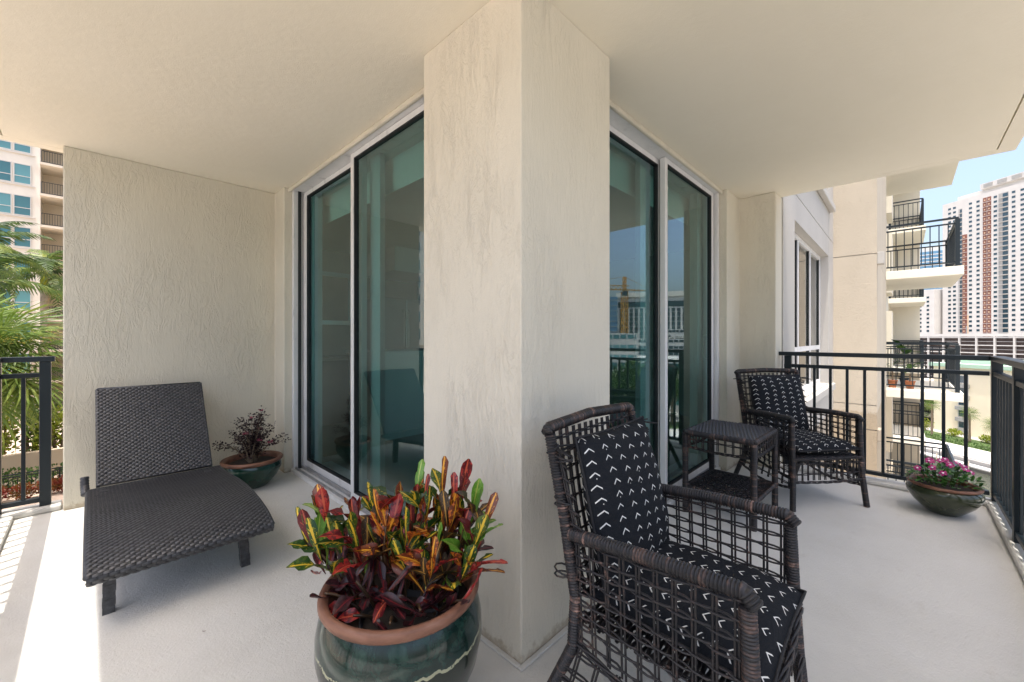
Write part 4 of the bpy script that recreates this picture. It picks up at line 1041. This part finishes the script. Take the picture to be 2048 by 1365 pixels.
# tall tower with brick-red stripes
t = thing('tower', 'tall white apartment tower with brick red stripes', 'tower', bp3(193, 240), ROT)
FH = 3.0; NF = 37; HT = NF * FH + 3
MB().box((0, 0, 0), (74, 22, HT)).build('wall', M['white_paint'], t)
MB().box((6, 4, HT + .01), (70, 18, HT + 3.5)).build('roof_house', M['white_paint'], t); MB().box((20, 2, HT + 3.51), (64, 16, HT + 7)).build('roof_house', M['white_paint'], t)
for i in range(6): MB().box((22 + i * 7, 1.6, HT + 4.2), (26.5 + i * 7, 1.99, HT + 6.4)).build('roof_opening', M['grey_panel'], t)
wt = win_mesh(1.75, 1.45, 'far_glass', mid=False, fw=.1)
cols = [4.3, 7.2, 16.3, 20.4, 29.3, 38.1, 42.1, 50.0]
for xx in cols:
    for k in range(2, NF): inst(wt, 'window', t, Matrix.Translation((xx, -.002, k * FH + 1.0)))
for x0, x1, mt, zt in ((11.8, 14.5, 'brick_red', 30), (23.0, 24.9, 'brick_red', NF), (25.2, 27.2, 'brick_red', NF), (54, 58, 'brick_red', NF)):
    MB().box((x0, -.12, FH), (x1, -.003, zt * FH)).build('stripe', M[mt], t)
    q = MB()
    for k in range(2, zt): q.box((x0 + .6, -.2, k * FH + .9), (x0 + 1.3, -.121, k * FH + 1.8)); q.box((x0 - .1, -.5, k * FH - .1), (x1 + .1, -.121, k * FH + .08), 1)
    stuff(q.build('stripe_windows', [M['peach'], M['white_paint']], t))
MB().box((13.6, -.1, FH), (15.2, -.003, 12 * FH)).build('stripe', M['peach'], t)
for x0, x1, zt in ((9.6, 11.7, NF - 1), (30.9, 35.7, NF), (60, 64, NF)):
    MB().box((x0, -.06, FH), (x1, -.003, zt * FH)).build('recess', M['grey_panel'], t); q = MB()
    for k in range(2, zt):
        q.box((x0 + .1, -.7, k * FH - .12), (x1 - .05, -.061, k * FH + .1), 1); q.box((x0 + (x1 - x0) * .42, -.1, k * FH + .3), (x1 - .2, -.061, k * FH + 2.5), 0)
    stuff(q.build('recess_balconies', [M['far_glass'], M['white_paint']], t))
t = thing('wing_building', 'lower white wing standing behind the far end of the tower', 'building', bp3(222, 236), ROT)
MB().box((0, 0, 0), (27, 20, 55)).build('wall', M['white_paint'], t)
for xx in (3, 8, 13, 18, 23):
    for k in range(2, 17): inst(wt, 'window', t, Matrix.Translation((xx, -.002, k * FH + 1.0)))
def glass_tower(label, p, w, h, n):
    r = math.atan2(-p.x, p.y); t = thing('glass_tower', label, 'tower', (p.x, p.y, GZ), r)
    MB().box((-w / 2, 0, 0), (w / 2, w, h)).build('curtain_wall', M['blue_glass'], t)
    for k in range(1, n): MB().box((-w / 2 - .15, -.25, k * h / n), (w / 2 + .15, w + .1, k * h / n + .7)).build('floor_band', M['white_paint'], t)
    MB().box((-w * .3, w * .2, h + .01), (w * .3, w * .7, h + 5)).build('roof_house', M['white_paint'], t)
glass_tower('blue glass tower beyond the white tower and balconies', fp(1862, 430), 22, 112, 30)

# ---------------- the city facing the other side (seen mirrored in the glass door)
def mp(px, t): p = fp(px, t); return Vector((p.x, -p.y + 2.4, 0))
def face(p): return math.atan2(-p.x, p.y)
p = mp(1290, 260); t = thing('hotel_tower', 'white hotel tower with dark vertical window strips', 'tower', (p.x, p.y, GZ), face(p))
MB().box((-25, 0, 0), (17, 16, 47)).build('wall', M['white_paint'], t); MB().box((-24.4, -.2, 40.5), (16.4, -.002, 44)).build('top_band', M['far_glass'], t)
MB().box((-25.6, -1, 47.01), (17.6, 17, 50)).build('parapet', M['facade_white'], t)
for i in range(13):
    x = -24.2 + i * 3.15; MB().box((x, -.15, 4), (x + 1.9, -.002, 39.5)).build('window_strip', M['far_glass'], t); q = MB()
    for k in range(12): q.box((x, -.24, 4 + k * 3), (x + 1.9, -.151, 4.5 + k * 3))
    stuff(q.build('spandrels', M['grey_panel'], t))
p = mp(1222, 250); t = thing('dark_tower', 'dark office block beside the white hotel', 'tower', (p.x, p.y, GZ), face(p)); MB().box((-4, 0, 0), (24, 14, 46)).build('wall', M['blue_glass'], t)
for k in range(14): MB().box((-4.2, -.2, k * 3.2 + 2), (24.2, 14.1, k * 3.2 + 2.5)).build('floor_band', M['grey_panel'], t)
def lattice_mast(q, z0, z1, w, step, r):
    n = int((z1 - z0) / step)
    for a, b in ((-1, -1), (1, -1), (1, 1), (-1, 1)): q.bar((a * w, b * w, z0), (a * w, b * w, z1), r)
    for i in range(n):
        za, zb = z0 + i * step, z0 + (i + 1) * step; s = 1 if i % 2 else -1
        for y in (-w, w): q.bar((-w * s, y, za), (w * s, y, zb), r * .6); q.bar((y, -w * s, za), (y, w * s, zb), r * .6)
def crane(label, p, top, mat, jib, yaw):
    t = thing('tower_crane', label, 'crane', (p.x, p.y, GZ), yaw); H = top - GZ
    q = MB(); lattice_mast(q, 0, H, 1.0, 2.0, .28); q.build('mast', M[mat], t)
    q = MB()
    for y in (-.7, .7): q.bar((-14, y, H + .5), (jib, y, H + .5), .3)
    q.bar((-2, 0, H + 2.2), (jib, 0, H + 2.0), .3); n = int(jib / 2)
    for i in range(n):
        x = i * 2; q.bar((x, -.7, H + .5), (x + 1, 0, H + 2.1), .18); q.bar((x + 1, 0, H + 2.1), (x + 2, .7, H + .5), .18)
    q.build('jib', M[mat], t); MB().box((-14, -1, H - 2.2), (-11, 1, H + .8)).build('counterweight', M[mat], t); MB().box((-.2, -2.2, H - 2.2), (1.8, -1.2, H - .2)).build('cab', M['far_glass'], t)
    q = MB(); lattice_mast(q, H, H + 6, .5, 1.5, .22); q.bar((0, 0, H + 6), (-12, 0, H + .9), .12); q.bar((0, 0, H + 6), (jib * .6, 0, H + 2.2), .12); q.build('tower_head', M[mat], t)
p = mp(1250, 170); crane('orange tower crane in front of the white hotel', p, 20.5, 'crane_yellow', 38, face(p) + math.pi * 1.0 - .5 + math.pi)
p = mp(1344, 330); crane('blue tower crane beyond the low white garages', p, 28, 'crane_blue', 40, face(p) + .2)
def low_block(label, p, w, h, floors, glass='far_glass', d=14):
    t = thing('low_building', label, 'building', (p.x, p.y, GZ), face(p)); MB().box((-w / 2, 0, 0), (w / 2, d, h)).build('wall', M['white_paint'], t)
    for k in range(floors):
        MB().box((-w / 2 + .6, -.06, (k + .45) * h / floors), (w / 2 - .6, -.002, (k + .85) * h / floors)).build('window_band', M[glass], t); q = MB()
        for i in range(int(w / 2.2)): q.box((-w / 2 + 1 + i * 2.2, -.12, (k + .45) * h / floors), (-w / 2 + 1.35 + i * 2.2, -.061, (k + .85) * h / floors))
        stuff(q.build('mullions', M['white_paint'], t))
low_block('white office with teal windows at the foot of the orange crane', mp(1222, 130), 17, 22.5, 7, 'teal_glass')
low_block('long white parking block behind the mirrored trees', mp(1295, 190), 34, 20.5, 7)
low_block('white slab block left of the blue crane', mp(1372, 240), 40, 26, 8)
low_block('flat-roofed white store behind the trees across the canal', mp(1275, 118), 40, 14.5, 3, 'teal_glass')
low_block('flat-roofed white store under the blue crane', mp(1360, 150), 32, 13.5, 3)
for i, px_ in enumerate((1225, 1243, 1262, 1281, 1300, 1318, 1345, 1372)):
    p = mp(px_, 98 + 5 * (i % 3)); tree('round green tree on the far canal bank before the white stores', (p.x, p.y, GZ), 12.5 + 1.5 * (i % 3), 4.2, 100 + i, 'trees on the far bank')

# ---------------- plants on the next balcony of our own building
for i, (x, y, h, n) in enumerate(((14.2, .0, .95, 15), (13.35, .2, .45, 9), (13.3, -.1, .35, 8))):
    t = thing('balcony_plant', ('large-leaved plant in a pot on the neighbouring balcony', 'spiky plant in a terracotta pot at the neighbouring balcony wall', 'small leafy plant in a terracotta pot at the neighbouring rail')[i], 'potted plant', (x, y, .001))
    ps = .62; MB().lathe([(r_ * ps, z_ * ps) for r_, z_ in ((.001, 0), (.10, 0), (.14, .24), (.155, .25), (.155, .29), (.13, .29), (.12, .22), (.001, .22))], 20).build('pot', M['terracotta' if i else 'gasket'], t, True)
    rr = random.Random(i); lm = leaf_mesh('leaf', M['leaf'], .22 if i != 1 else .06, 5, .2, -.3)
    MB().tube([(0, 0, .12), (.03, 0, .12 + h * .6)], .015, 6).build('stem', M['bark'], t)
    for k in range(n):
        a = k * 2.4; el = R(rr.uniform(0, 65)); d = (math.cos(a) * math.cos(el), math.sin(a) * math.cos(el), math.sin(el)); inst(lm, 'leaf', t, leaf_matrix((.03, 0, .25 + h * (.35 + .35 * k / n)), d, (0, 0, 1), rr.uniform(.25, .4) * (.6 + .4 * h)))
